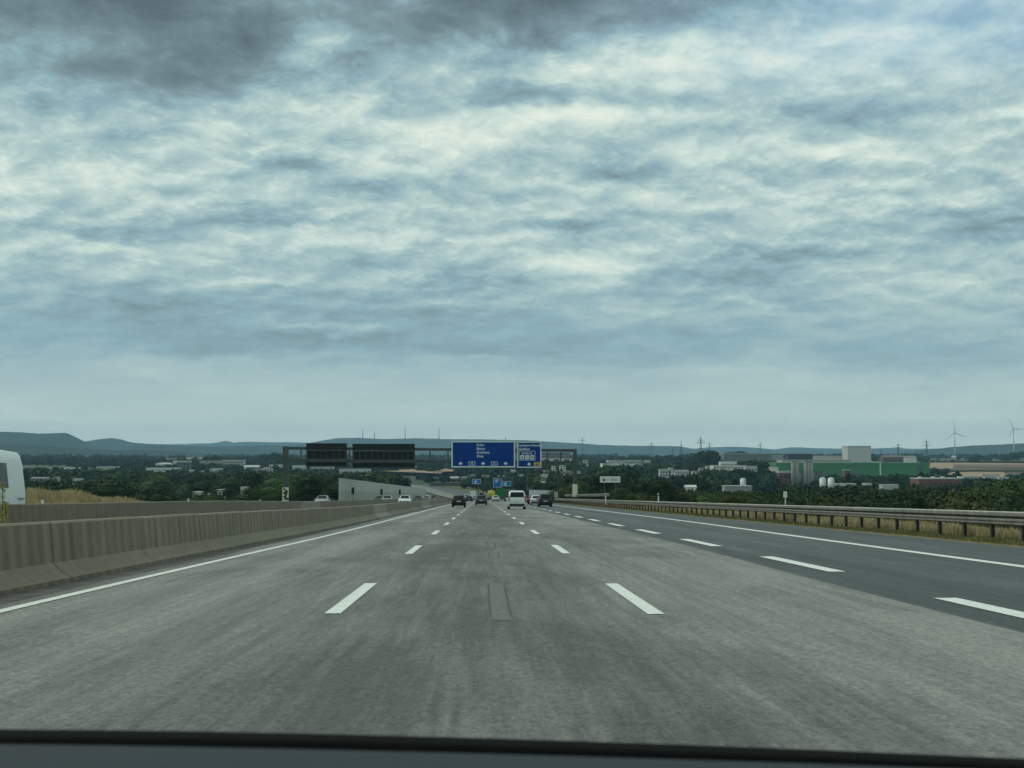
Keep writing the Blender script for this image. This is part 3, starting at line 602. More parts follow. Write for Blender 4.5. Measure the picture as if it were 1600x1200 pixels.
# houses: (x0,x1,yt,yb,D,label,wall,roof,kind,wins)
H = [
 (1540,1563,741,749,1400,'white house group right of the brick hall, with a pale gable','wall_white','tile_grey','gable',(5,1,.2,.8)),
 (1561,1577,745,751,1380,'low white house at the right end of the village','wall_white','roof_pale','flat',(4,1,.2,.8)),
 (1505,1530,744,748,1420,'long low pale roof between the brick hall and white houses','wall_beige','roof_pale','flat',None),
 (1575,1600,737,742,1600,'pale farm building near the right edge','wall_beige','tile','gable',None),
 (1488,1494,712,717,4300,'tiny pale barn at the foot of the left wind turbine','wall_beige','roof_pale','gable',None),
 (1380,1412,711,719,2700,'brown roofed farm building behind the green hall','tile','tile','gable',None),
 (1413,1432,712,718,2750,'pale gabled barn beside the brown roofed farm','wall_white','tile_grey','gable',None),
 (950,1003,718.5,723.5,1900,'upper of two long white halls right of the gantry','roof_pale','tile_grey','flat',(14,1,.3,.6)),
 (941,1004,724,729.5,1850,'lower of two long white halls right of the gantry','wall_white','roof_pale','flat',(16,1,.3,.6)),
 (1006,1016,719,724,1900,'small pale hall right of the two long white halls','wall_white','tile_grey','gable',(3,1,.2,.7)),
 (1031,1048,733,746,1150,'white modern house with dark balcony openings','wall_white','roof_pale','flat',(4,2,.1,.9)),
 (1046,1052,731,738,1150,'narrow white stair tower beside the modern house','wall_white','roof_pale','flat',None),
 (1055,1076,734,742,1200,'white terraced houses left of the tall tree','wall_white','tile_grey','gable',(6,2,.1,.9)),
 (1082,1090,735,744,1180,'white gable between dark trees','wall_white','tile','gable_end',(2,2,.1,.9)),
 (1093,1101,730,737,1250,'cream gable right of the white gable','wall_beige','tile','gable_end',(2,2,.1,.9)),
 (1104,1115,728,733,1300,'small white flat house left of the office complex','wall_white','roof_pale','flat',(3,1,.2,.8)),
 (1073,1088,758,765,700,'white roofed hut in the near trees','wall_white','roof_pale','gable',None),
 (847,890,707,716,1500,'big dark roofed hall behind the gantry at right','tile_grey','tile_grey','flat',None),
 (846,893,716,721,1450,'long white hall with a dark joint behind the gantry','wall_white','roof_pale','flat',(3,1,.0,.9)),
 (863,869,727,736,1000,'narrow white gabled house left of the right gantry post','wall_white','tile','gable_end',(2,2,.1,.9)),
 (875,884,726,734,1050,'white gable with red roof near the right gantry post','wall_white','tile','gable_end',(2,2,.1,.9)),
 (877,896,735.5,742,950,'cream building with orange roof beside the right gantry post','wall_beige','tile','hip',(5,1,.2,.9)),
 (846,859,735,738,1000,'long white roof under the exit sign','wall_white','roof_pale','flat',None),
 (846,856,741,745,950,'pale roof left of the dark hedge','wall_white','tile_grey','gable',None),
 (901,907,735,740,1000,'tiny white house just right of the gantry post','wall_white','tile','gable_end',(2,1,.2,.9)),
 (912,919,718,726,1400,'slim white house with a tower right of the gantry','wall_white','tile_grey','gable_end',(2,2,.1,.9)),
 (806,820,741,748,1600,'pale house with a hipped roof below the exit sign','wall_beige','tile_grey','hip',(5,2,.1,.9)),
 (798,806,734,737,1600,'small white building under the joint of the two signs','wall_white','roof_pale','flat',None),
 (753,764,742,746,1600,'white house under the middle of the big blue sign','wall_white','tile','gable',(4,1,.2,.9)),
 (778,792,743,746,1600,'flat white roof above the far blue sign','wall_white','roof_pale','flat',None),
 (735,742,741,745,1600,'cream house with red roof under the big sign','wall_beige','tile','gable',(3,1,.2,.9)),
 (704,716,745,748,1600,'pale roofs left under the big blue sign','wall_beige','roof_pale','gable',None),
 (719,731,745,749,1600,'grey house left of the far blue sign','wall_grey','tile_grey','hip',(4,1,.2,.9)),
 (846,852,752,755,800,'small white roof low behind the exit traffic','wall_white','roof_pale','flat',None),
 (530,577,733,741,1500,'pale low greenhouse field below the sign backs','roof_pale','roof_pale','flat',None),
 (485,520,728.5,733,1700,'row of white houses left below the sign backs','wall_white','roof_pale','flat',(9,1,.2,.8)),
 (457,477,727,734,1650,'pair of white gabled houses right of the left gantry post','wall_white','tile_grey','gable',(5,1,.1,.8)),
 (409,425,730,736,1600,'white hipped house left of the left gantry post','wall_white','tile_grey','hip',(4,1,.1,.8)),
 (421,440,726,731,1750,'long white building touching the left gantry post','wall_white','roof_pale','flat',(6,1,.2,.8)),
 (381,404,727,732,1700,'wide white roof left of the hipped house','wall_white','roof_pale','gable',None),
 (392,410,733,736,1550,'thin grey roof in the trees left of the hipped house','wall_grey','roof_pale','flat',None),
 (347,380,718.5,726,1900,'cream long hall on the left slope','wall_beige','roof_pale','flat',(9,1,.3,.7)),
 (312,347,720,724.5,2000,'grey long hall left of the cream hall','wall_grey','roof_pale','flat',None),
 (328,333,731,738,1500,'small white gable under the cream hall','wall_white','tile','gable_end',(1,2,.1,.9)),
 (334,346,731.5,734.5,1520,'bright white roof under the cream hall','wall_white','roof_pale','flat',None),
 (270,276,719.5,725,1900,'white stair block left of the dark tower block','wall_white','roof_pale','flat',None),
 (276,296,720,736,1850,'dark grey tower block with white top and right edge','silo_dark','roof_pale','flat',(4,3,.1,.9)),
 (243,269,723,727,2000,'white arched roof hall at left','wall_white','roof_pale','hip',None),
 (228,277,731,735,1800,'long bright white hall at left','wall_white','roof_pale','flat',(12,1,.1,.4)),
 (240,257,735.5,739,1700,'pale houses under the long white hall','wall_white','tile_grey','gable',(5,1,.1,.8)),
 (295,303,734,738.5,1600,'small pale house right of the dark tower block','wall_beige','tile_grey','gable',(2,1,.1,.8)),
 (312,316,735,738,1600,'tiny white gable in the left trees','wall_white','tile','gable_end',None),
 (339,347,765,767.5,500,'near flat white roof among the left trees','wall_white','roof_pale','flat',None),
 (376,383,760.5,763,520,'near small pale roof among the left trees','wall_white','tile_grey','gable',None),
 (301,310,768.5,770.5,480,'near thin white roof left of the white lamp globe','wall_white','roof_pale','flat',None),
 (100,122,730,733,2200,'thin white building line above the left trees','wall_white','roof_pale','flat',None),
 (150,190,729,733,2300,'pale farm track roof at left','wall_beige','roof_pale','flat',None),
 (48,74,745.5,750,900,'pale houses just right of the white van','wall_beige','tile_grey','gable',(6,1,.1,.8)),
 (82,88,745,751,880,'small white gable above the dry grass','wall_white','tile','gable_end',(1,2,.1,.9)),
 (114,124,748,751.5,850,'white hut above the dry grass','wall_white','roof_pale','flat',None),
]
for (a, b_, c, d_, D, lab, wl, rf, kd, wn_) in H:
    B('house' if kd != 'flat' else 'flat_building', a, b_, c, d_, D, lab, 'house' if kd != 'flat' else 'building', wl, rf, kd, wn_)
# ------------------------------------------------------------------ pylons, masts, turbines
def pylon(px, pt, pb, D, label, arms=((.62, .30), (.82, .20)), group='power pylons on the horizon', thick=1.0):
    top = at(px, pt, D); bot = at(px, pb, D); h = top.z - bot.z; root = empty('power_pylon', (bot.x, D, bot.z)); tag(root, label, 'pylon', group)
    q = D / 6500 * thick * 1.7; leg = MB().tube([(0,0,0),(0,0,h)], [.45*q, .3*q], 4); 
    bw = h * .075
    m = MB()
    for sx_ in (-1, 1):
        for sy_ in (-1, 1): m.tube([(sx_*bw, sy_*bw, -6), (sx_*bw*.35, sy_*bw*.35, h*.6), (0, 0, h)], .30*q, 4)
    k = 0; z = 0
    while z < h * .9:
        f0 = 1 - z/h*.9; z2 = min(h*.95, z + h*.1*f0 + h*.03); f1 = 1 - z2/h*.9
        m.tube([(-bw*f0, -bw*f0, z), (bw*f1, -bw*f1, z2)], .18*q, 3); m.tube([(bw*f0, -bw*f0, z), (-bw*f1, -bw*f1, z2)], .18*q, 3); z = z2
    m.build('lattice', M['steel_pale'], root)
    for (zf, wf) in arms:
        MB().tube([(-h*wf, 0, h*zf), (0, 0, h*(zf+.035)), (h*wf, 0, h*zf)], [.15*q, .4*q, .15*q], 4).tube([(-h*wf, 0, h*zf), (h*wf, 0, h*zf)], .22*q, 4).build('cross_arm', M['steel_pale'], root)
pylon(1095, 681, 714, 3600, 'largest power pylon on the skyline, above the dark tree group', thick=1.5, arms=((.66,.26),(.78,.16)))
pylon(1064.5, 689, 716, 3900, 'second tallest pylon, left of the largest one', thick=1.4, arms=((.35,.2),(.62,.12)))
pylon(1051, 698, 715, 5200, 'small pylon left of the second tallest one', thick=1.1)
pylon(1018, 690, 713, 5200, 'lone pylon above the two long white halls', thick=1.1)
pylon(910, 683, 713, 5000, 'lone pylon just right of the gantry post', thick=1.0)
pylon(1108.5, 690.5, 712, 5200, 'thin pylon right of the largest one', thick=1.0)
pylon(1188, 691, 706, 6500, 'thin pylon above the wide distribution hall', thick=1.0)
pylon(1403.5, 692, 712, 4300, 'pylon right of the tall beige warehouse', thick=1.4)
pylon(1448, 686, 712, 4300, 'tall pylon left of the wind turbines', thick=1.4)
pylon(1377, 700, 714, 5500, 'short thin pylon beside the beige warehouse', thick=1.0)
pylon(1540, 700, 716, 5500, 'faint pylon between the wind turbines', thick=.7)
for px, pt, pb, lab in ((633, 668, 686, 'tallest thin mast on the ridge above the left sign backs'), (686, 669, 687, 'thin mast on the ridge left of the blue sign'), (567, 671, 685, 'thin mast above the wider sign back'),
                        (585, 675, 686, 'faint short mast right of the one above the sign back'), (660, 681, 687, 'stub mast between two taller masts'), (790, 682, 689, 'short mast above the blue sign')):
    p = at(px, pt, 10400); q = at(px, pb + 1, 10400)
    o = MB().tube([(0,0,-10),(0,0,p.z-q.z)], [3.4, 2.0], 5).box(-3.5, 3.5, -1, 1, (p.z-q.z)*.5, (p.z-q.z)*.5+2.5).build('radio_mast', M['steel_pale']); o.location = (q.x, 10400, q.z); tag(o, lab, 'mast', 'masts on the far ridge')
def turbine(px, hub, pb, D, ang, label):
    a = at(px, hub, D); bq = at(px, pb, D); h = a.z - bq.z; root = empty('wind_turbine', (bq.x, D, bq.z)); tag(root, label, 'wind turbine', 'wind turbines at right'); RES.append((px-2, px+2, hub-12, pb, D))
    MB().tube([(0,0,-10),(0,0,h)], [3.0, 1.7], 12).build('tower', M['turbine'], root, True)
    MB().box(-2, 2, -4, 7, h-2, h+2.4).build('nacelle', M['turbine'], root)
    MB().tube([(0,-7.5,h),(0,-6,h),(0,-4,h)], [.3,1.8,2.1], 10).build('hub', M['turbine'], root, True)
    bl = MB().add([(-.5,0,1),(1.3,0,1),(2.3,.3,9),(.5,.1,h*.56),(.1,0,h*.56),(-.8,-.2,9), (-.5,.7,1),(1.3,.7,1),(2.3,.9,9),(.5,.4,h*.56),(.1,.4,h*.56),(-.8,.6,9)],
        [(0,1,2,5),(5,2,3,4),(6,11,8,7),(11,10,9,8),(0,6,7,1),(1,7,8,2),(2,8,9,3),(3,9,10,4),(4,10,11,5),(5,11,6,0)]).mesh('blade', M['turbine'])
    for k in range(3):
        place(bl, 'blade', root, (0, -5.6, h), (0, R(ang + 120*k), 0))
turbine(1492, 676, 713, 5200, -8, 'left wind turbine with one blade nearly upright')
turbine(1584, 670, 709, 5200, -28, 'right wind turbine near the photo edge')
# ------------------------------------------------------------------ trees
def crown_mesh(name, seed, n, ls, kind, mt, trunk=False):
    r = random.Random(seed); m = MB(); m.fixn = False; lobes = []
    if kind == 'round': 
        lobes.append((Vector((0,0,.60)), Vector((.30,.30,.34))))
        for k in range(7): a = r.uniform(0,6.28); q = r.uniform(.12,.26); lobes.append((Vector((math.cos(a)*q, math.sin(a)*q, r.uniform(.33,.84))), Vector((1,1,.85))*r.uniform(.12,.20)))
    elif kind == 'tall':
        lobes.append((Vector((0,0,.56)), Vector((.15,.15,.40))))
        for k in range(6): a = r.uniform(0,6.28); q = r.uniform(.05,.12); lobes.append((Vector((math.cos(a)*q, math.sin(a)*q, r.uniform(.25,.85))), Vector((1,1,1.3))*r.uniform(.08,.12)))
    elif kind == 'wide':
        lobes.append((Vector((0,0,.52)), Vector((.48,.48,.34))))
        for k in range(9): a = r.uniform(0,6.28); q = r.uniform(.2,.45); lobes.append((Vector((math.cos(a)*q, math.sin(a)*q, r.uniform(.22,.8))), Vector((1,1,.8))*r.uniform(.14,.24)))
    else:
        for k in range(7): a = r.uniform(0,6.28); q = r.uniform(.1,.6); s = r.uniform(.3,.48); lobes.append((Vector((math.cos(a)*q, math.sin(a)*q, r.uniform(.2,.62))), Vector((1,1,.85))*s))
    # solid inner cores so that the crown is dense
    for c, s in lobes:
        o = len(m.v); 
        for i in range(1, 4):
            for k in range(6): a = 2*math.pi*k/6; th = math.pi*i/4; m.v.append((c.x+s.x*.72*math.sin(th)*math.cos(a), c.y+s.y*.72*math.sin(th)*math.sin(a), c.z+s.z*.72*math.cos(th)))
        m.v += [(c.x,c.y,c.z+s.z*.72),(c.x,c.y,c.z-s.z*.72)]
        for i in range(2):
            for k in range(6): m.f.append((o+i*6+k, o+i*6+(k+1)%6, o+(i+1)*6+(k+1)%6, o+(i+1)*6+k))
        for k in range(6): m.f.append((o+18, o+(k+1)%6, o+k)); m.f.append((o+19, o+12+k, o+12+(k+1)%6))
    wsum = [s.x*s.x for c, s in lobes]
    for _ in range(n):
        c, s = r.choices(lobes, wsum)[0]
        d = Vector((r.gauss(0,1), r.gauss(0,1), r.gauss(0,1)+.25)).normalized(); q = r.uniform(.72, 1.06) * (1 + .22 * noise.noise(Vector((d.x*2.5+c.x*9, d.y*2.5, d.z*2.5+seed))))
        p = Vector((c.x + d.x*s.x*q, c.y + d.y*s.y*q, c.z + d.z*s.z*q))
        if p.z < .03: continue
        nrm = (d + Vector((r.gauss(0,.6), r.gauss(0,.6), r.gauss(0,.6)))).normalized(); u = nrm.orthogonal().normalized(); u.rotate(Matrix.Rotation(r.uniform(0,6.28), 3, nrm)); v = nrm.cross(u)
        k = ls * r.uniform(.6, 1.4); o = len(m.v); m.v += [tuple(p-u*k*.5), tuple(p+v*k*.45), tuple(p+u*k*.6), tuple(p-v*k*.4)]; m.f.append((o, o+1, o+2, o+3))
    zs = sorted(v[2] for v in m.v); zm = zs[int(len(zs) * .995)]; m.v = [(v[0], v[1], v[2] / zm) for v in m.v]
    if trunk: m.tube([(0,0,-.1),(0,0,.4)], [.03,.02], 5)
    return m.mesh(name, M[mt])
def trunk_mesh(seed):
    r = random.Random(seed); m = MB().tube([(0,0,-.12),(.01,0,.15),(.0,.01,.4),(.01,0,.7)], [.035,.028,.02,.008], 7)
    for k in range(5): a = r.uniform(0,6.28); z = r.uniform(.2,.45); m.tube([(0,0,z),(math.cos(a)*.12,math.sin(a)*.12,z+.12),(math.cos(a)*.22,math.sin(a)*.22,z+.28)], [.014,.009,.004], 5)
    return m.mesh('trunk', M['bark'])
TR = [trunk_mesh(s) for s in range(3)]
CR = {}
for kind in ('round', 'tall', 'wide', 'bush'):
    for tone in ('dark', 'mid', 'olive'):
        CR['near', kind, tone] = [crown_mesh('crown', 11*i+len(kind)+len(tone), 3600, .028 if kind != 'bush' else .038, kind, 'leaf_'+tone) for i in range(2)]
        CR['mid', kind, tone] = [crown_mesh('crown', 17*i+5+len(tone), 620, .085 if kind != 'bush' else .15, kind, 'leaf_'+tone, True) for i in range(2)]
LM = [(60,'right of the white van'),(200,'above the dry grass'),(330,'under the cream hall'),(446,'at the left gantry post'),(510,'under the left sign back'),(600,'above the noise wall'),(700,'left of the far blue sign'),(775,'under the big blue sign'),(825,'under the exit sign'),(897,'at the right gantry post'),(953,'by the white board'),(1010,'under the long white halls'),(1060,'by the white modern house'),(1110,'left of the office complex'),(1160,'by the single white tank'),(1205,'left of the silos'),(1262,'at the silos'),(1295,'by the twin tanks'),(1350,'under the green hall middle'),(1410,'under the green hall end'),(1470,'by the brick hall'),(1530,'left of the white village houses'),(1600,'at the right photo edge')]
cnt = {}
SHORT = {'tree belt right behind the guardrail': 'nearest row', 'low bushes right behind the guardrail': 'low front row', 'second tree row right of the road': 'second row', 'third tree row right of the road': 'third row',
 'village trees right of the gantry': 'village row', 'distant trees behind the halls': 'farthest row', 'dark tree group below the largest pylon': 'skyline group', 'trees in front of the distribution hall': 'hall row',
 'tree line on the field at right': 'field line', 'small trees by the far tan field': 'field edge', 'trees before the white village houses': 'village front', 'near tree mass left of the gantry': 'nearest row',
 'low trees above the dry grass': 'grass edge', 'second tree row left of the road': 'second row', 'third tree row left of the road': 'third row', 'distant trees around the left halls': 'farthest row', 'dark wood behind the cream hall': 'far wood',
 'trees above the noise wall': 'wall row', 'trees beyond the road bend': 'bend row', 'upper trees beyond the road bend': 'upper bend', 'trees along the right of the far road': 'roadside row', 'bushes on the slope right of the shoulder': 'slope', 'trees right in front of buildings': 'building front'}
TONEW = {'dark': 'dark green', 'mid': 'mid green', 'olive': 'olive green'}
ORD = ['first','second','third','fourth','fifth','sixth','seventh','eighth','ninth','tenth','eleventh','twelfth','thirteenth','fourteenth','fifteenth','sixteenth','seventeenth','eighteenth','nineteenth','twentieth']
def blocked(px, pt, hw, D):
    for (a, b_, c, d_, DD) in RES:
        if D < DD and px + hw > a - .5 and px - hw < b_ + .5 and pt < d_ - (d_ - c) * .25: return True
        if abs(D - DD) < 40 and px + hw > a and px - hw < b_ : return True
    return False
def tree(px, pt, D, kind, tone, row, rnd, lod, aspect=1.0, force=False, pmax=None):
    gp = at(px, pt, D); gz = land(gp.x, D) - .3
    h = gp.z - gz
    if h < 2.2: return None
    rad = {'round': .42, 'tall': .2, 'wide': .62, 'bush': .85}[kind] * h * aspect
    if not force:
        for _ in range(3):
            if blocked(px, pt, rad * F / D * .8, D): pt += 4; gp = at(px, pt, D); h = gp.z - gz
            else: break
        else: return None
        if h < 2: return None
    xc = gp.x - (xr(D) if D < 1500 else 0)
    if -33 < xc - 0 < 17.5 + 18 * ss(330, 800, D) and D < 1425 : return None
    if kind == 'bush': h /= 1.0
    lm = min(LM, key=lambda q: abs(q[0] - px))[1]; key = (SHORT[row], lm, tone, kind); k = cnt.get(key, 0); cnt[key] = k + 1
    kn = {'round': 'rounded tree', 'tall': 'slender tree', 'wide': 'broad tree', 'bush': 'bush'}[kind]
    lab = f"{TONEW[tone]} {kn}, {ORD[k % 20]} {lm}, in the {SHORT[row]}"
    s = h * aspect
    nm = 'bush' if kind == 'bush' else 'tree'
    me = rnd.choice(CR[lod, kind, tone]); rz_ = rnd.uniform(0, 6.28)
    if lod == 'near':
        root = empty(nm, (gp.x, D, gz), rz_); tag(root, lab, nm, row)
        if kind != 'bush': place(rnd.choice(TR), 'trunk', root, scale=(s*1.0, s*1.0, h))
        place(me, 'crown', root, scale=(s, s, h))
    else:
        root = place(me, nm, None, (gp.x, D, gz), (0, 0, rz_), (s, s, h)); tag(root, lab, nm, row)
    return root
rnd = random.Random(5)
def row(name, x0, x1, step, D0, D1, topf, kinds, tones, lod, jt=4, aspect=(1, 1.4)):
    px = x0
    while px < x1:
        top = lerp_t(topf, px) + rnd.uniform(-jt, jt)
        tree(px, top, rnd.uniform(D0, D1), rnd.choice(kinds), rnd.choice(tones), name, rnd, lod, rnd.uniform(*aspect)); px += step * rnd.uniform(.75, 1.25)
DK, MD, OL = 'dark', 'mid', 'olive'
row('tree belt right behind the guardrail', 905, 1680, 30, 255, 320, [(905,755),(960,757),(1040,752),(1100,745),(1180,766),(1240,765),(1310,763),(1345,758),(1380,757),(1420,763),(1470,752),(1510,749),(1550,748),(1600,746),(1700,742)], ['round','wide','round'], [DK,DK,MD], 'near', 4, (1.0, 1.5))
row('low bushes right behind the guardrail', 905, 1700, 24, 165, 225, [(905,771),(1000,771),(1060,766),(1130,770),(1250,776),(1400,776),(1470,772),(1600,775),(1700,778)], ['bush','bush','wide'], [DK,DK,MD,OL], 'near', 3, (.8, 1.2))
row('second tree row right of the road', 905, 1700, 24, 420, 520, [(905,745),(960,741),(1030,748),(1090,740),(1130,739),(1200,748),(1240,764),(1310,762),(1360,751),(1420,748),(1450,758),(1500,753),(1600,742),(1700,735)], ['round','wide','tall','round'], [DK,DK,MD], 'near', 4, (1.0, 1.4))
row('third tree row right of the road', 850, 1700, 20, 760, 900, [(850,736),(905,732),(960,732),(1010,731),(1050,739),(1100,735),(1200,742),(1240,762),(1310,750),(1360,745),(1420,750),(1500,756),(1600,745),(1700,740)], ['round','wide','round','tall'], [DK,DK,MD], 'mid', 4, (1.0, 1.4))
row('village trees right of the gantry', 900, 1230, 13, 1250, 1500, [(900,723),(930,721),(960,729),(1000,727),(1020,722),(1100,726),(1180,722),(1230,728)], ['round','wide','tall'], [DK,DK,MD], 'mid', 3, (1.0, 1.4))
row('distant trees behind the halls', 930, 1235, 12, 2300, 2700, [(930,717),(990,714),(1060,712),(1090,708),(1130,708),(1150,706),(1230,711)], ['round','wide'], [DK], 'mid', 2, (1.2, 1.6))
row('dark tree group below the largest pylon', 1092, 1134, 6, 1750, 1900, [(1092,708),(1105,704.5),(1134,707)], ['round','tall'], [DK], 'mid', 1, (1.0, 1.3))
row('trees in front of the distribution hall', 1140, 1232, 8, 1650, 1750, [(1140,718),(1160,713),(1190,716),(1232,720)], ['round','wide'], [DK], 'mid', 1.5, (1.2, 1.5))
row('tree line on the field at right', 1365, 1700, 11, 2900, 3300, [(1365,711),(1430,713),(1460,717),(1500,716),(1530,708),(1560,710),(1600,706),(1700,702)], ['round','wide'], [DK], 'mid', 2.5, (1.2, 1.6))
row('small trees by the far tan field', 1456, 1480, 9, 1700, 1800, [(1456,731),(1480,732)], ['wide'], [DK], 'mid', 1, (1.0, 1.3))
row('trees before the white village houses', 1480, 1620, 14, 1150, 1250, [(1480,745),(1540,749),(1580,744),(1620,740)], ['round','wide'], [DK,MD], 'mid', 2, (1.0, 1.3))
row('near tree mass left of the gantry', 235, 545, 26, 330, 430, [(235,764),(330,757),(440,756),(455,744),(500,744),(540,750)], ['round','wide','wide'], [DK,DK,MD], 'near', 4, (1.0, 1.5))
row('low trees above the dry grass', 40, 330, 26, 250, 300, [(40,757),(140,750),(200,757),(260,762),(330,768)], ['wide','bush'], [DK,MD], 'near', 4, (1.0, 1.3))
row('second tree row left of the road', 20, 560, 22, 560, 720, [(20,743),(200,743),(330,744),(440,741),(560,742)], ['round','wide'], [DK,DK,MD], 'near', 3.5, (1.1, 1.5))
row('third tree row left of the road', 20, 690, 18, 1000, 1200, [(20,736),(200,735),(330,737),(440,737),(560,739),(690,746)], ['round','wide'], [DK,DK,MD], 'mid', 2.5, (1.2, 1.5))
row('distant trees around the left halls', 20, 560, 13, 1750, 2100, [(20,731),(200,727),(235,728),(300,720),(345,727),(400,727),(440,726),(560,728)], ['round','wide'], [DK], 'mid', 2, (1.2, 1.6))
row('dark wood behind the cream hall', 330, 460, 9, 2400, 2700, [(330,712),(345,711),(370,715),(400,711),(430,708),(460,712)], ['round','wide'], [DK], 'mid', 1.5, (1.3, 1.6))
row('trees above the noise wall', 555, 700, 14, 800, 900, [(555,742),(600,739),(640,744),(680,752),(700,756)], ['round','wide'], [DK,MD,OL], 'mid', 3, (1.1, 1.5))
row('trees beyond the road bend', 670, 905, 11, 1550, 1700, [(670,745),(740,746),(800,744),(850,742),(905,740)], ['round','wide','round'], [DK,DK,MD], 'mid', 3, (1.1, 1.5))
row('trees beyond the road bend', 570, 700, 9, 1300, 1420, [(570,744),(640,746),(700,748)], ['round','wide'], [DK], 'mid', 2, (1.2, 1.6))
row('upper trees beyond the road bend', 640, 905, 11, 2000, 2300, [(640,731),(700,733),(800,733),(850,724),(905,724)], ['round','wide'], [DK,DK,MD], 'mid', 3, (1.1, 1.5))
row('trees along the right of the far road', 812, 905, 12, 600, 720, [(812,758),(830,752),(860,748),(905,748)], ['round','wide'], [DK,MD], 'near', 3, (1.0, 1.4))
row('bushes on the slope right of the shoulder', 868, 905, 9, 345, 400, [(868,768),(880,762),(905,758)], ['bush','wide'], [MD,OL], 'near', 2, (.8, 1.1))
for (a, b_, c, d_, D) in list(RES):
    if D > 2400 or b_ - a < 4 or (a > 1200 and b_ < 1460 and c < 726): continue
    px = a - 2
    while px < b_ + 2:
        D2 = D - rnd.uniform(22, 60); lod = 'near' if D < 560 else 'mid'
        gpos = at(px, d_, D2); h_here = max(2.5, gpos.z - land(gpos.x, D2))
        ok = True
        for (a2, b2, c2, d2, DD) in RES:
            if (a2, b2) != (a, b_) and DD > D2 and a2 - 1 < px < b2 + 1 and d_ - 1 < d2 - (d2 - c2) * .3: ok = False
        if ok: tree(px, d_ + rnd.uniform(-1.2, .6), D2, rnd.choice(['round', 'wide', 'wide', 'wide']), rnd.choice([DK, DK, MD]), 'trees right in front of buildings', rnd, lod, rnd.uniform(.9, 1.3), force=True)
        px += max(2.6, h_here * .33 * F / D)
# keep the 285 largest trees as things of their own, join the smaller ones
import numpy as np
def tsize(o):
    h = o.scale.z if o.type == 'MESH' else [c for c in o.children if c.name.startswith('crown')][0].scale.z
    return h / max(o.location.y, 1)
allt = sorted([o for o in COL.objects if o.get('category') == 'tree'], key=tsize, reverse=True)
VV, FF, MI = [], [], []; vo = 0; tones = ['leaf_dark', 'leaf_mid', 'leaf_olive']
for o in allt[285:]:
    parts_ = [o] if o.type == 'MESH' else [c for c in o.children if c.name.startswith('crown')]
    for p in parts_:
        me = p.data; a = np.empty(len(me.vertices) * 3); me.vertices.foreach_get('co', a); a = a.reshape(-1, 3)
        q = o.rotation_euler.z; sc_ = p.scale; a = a * np.array(sc_); cs, sn = math.cos(q), math.sin(q)
        a = np.stack([a[:, 0]*cs - a[:, 1]*sn, a[:, 0]*sn + a[:, 1]*cs, a[:, 2]], 1) + np.array(o.location)
        ti = tones.index(me.materials[0].name.replace('leaves_', 'leaf_')); VV.append(a)
        for pl in me.polygons: FF.append([i + vo for i in pl.vertices])
        MI += [ti] * len(me.polygons); vo += len(a)
    for c in list(o.children): bpy.data.objects.remove(c)
    bpy.data.objects.remove(o)
if VV:
    me = bpy.data.meshes.new('small_distant_trees'); me.from_pydata(np.concatenate(VV).tolist(), [], FF)
    for tn in tones: me.materials.append(M[tn])
    me.polygons.foreach_set('material_index', MI); o = bpy.data.objects.new('small_distant_trees', me); COL.objects.link(o); tag(o, 'many small distant trees between the far buildings', 'trees', kind='stuff')
# far woods as one mass
m = MB(); m.fixn = False; rr = random.Random(9); c0 = crown_mesh('c', 3, 70, .22, 'wide', 'leaf_far'); cv = [v.co.copy() for v in c0.vertices][160:]; 
sh = []
for q in range(6):
    s = random.Random(q); vs = []; fs = []
    for k in range(46):
        d = Vector((s.gauss(0,1), s.gauss(0,1), abs(s.gauss(0,1)))).normalized(); p = Vector((d.x*.55, d.y*.55, .35+d.z*.55)) * s.uniform(.85,1.1); n_ = (d + Vector((s.gauss(0,.4),)*3)).normalized(); u = n_.orthogonal().normalized()*.24; v = n_.cross(u).normalized()*.24
        o = len(vs); vs += [p-u-v, p+u-v, p+u+v, p-u+v]; fs.append((o,o+1,o+2,o+3))
    sh.append((vs, fs))
cntf = 0
for _ in range(60000):
    if cntf > 5200: break
    D = 1000 * (6.5 ** rr.random()); px = rr.uniform(-80, 1680); 
    X = at(px, 715, D).x
    dens = noise.noise(Vector((X*.0022, D*.0014, 5))) + (.25 if D < 2200 else .0) - (.0 if D < 3500 else .08)
    if dens < .02: continue
    if px > 1440 and D > 1250 and D < 4200: continue
    xc = X - (xr(D) if D < 1500 else xr(1500))
    if -40 < xc < 40 and D < 1500: continue
    z = land(X, D); h = rr.uniform(8, 15); pt = pix((X, D, z+h))[1]
    if blocked(px, pt, 5*F/D, D): continue
    if 515 < px < 740 and 726 < pt < 739 and D < 3200: continue
    vs, fs = rr.choice(sh); m.add([Vector((X + v.x*h*.9, D + v.y*h*.9, z + v.z*h)) for v in vs], fs); cntf += 1
bpy.data.meshes.remove(c0)
tag(m.build('distant_woods', M['leaf_far']), 'scattered woods and hedges covering the valley floor and far slopes', 'woods', kind='stuff')
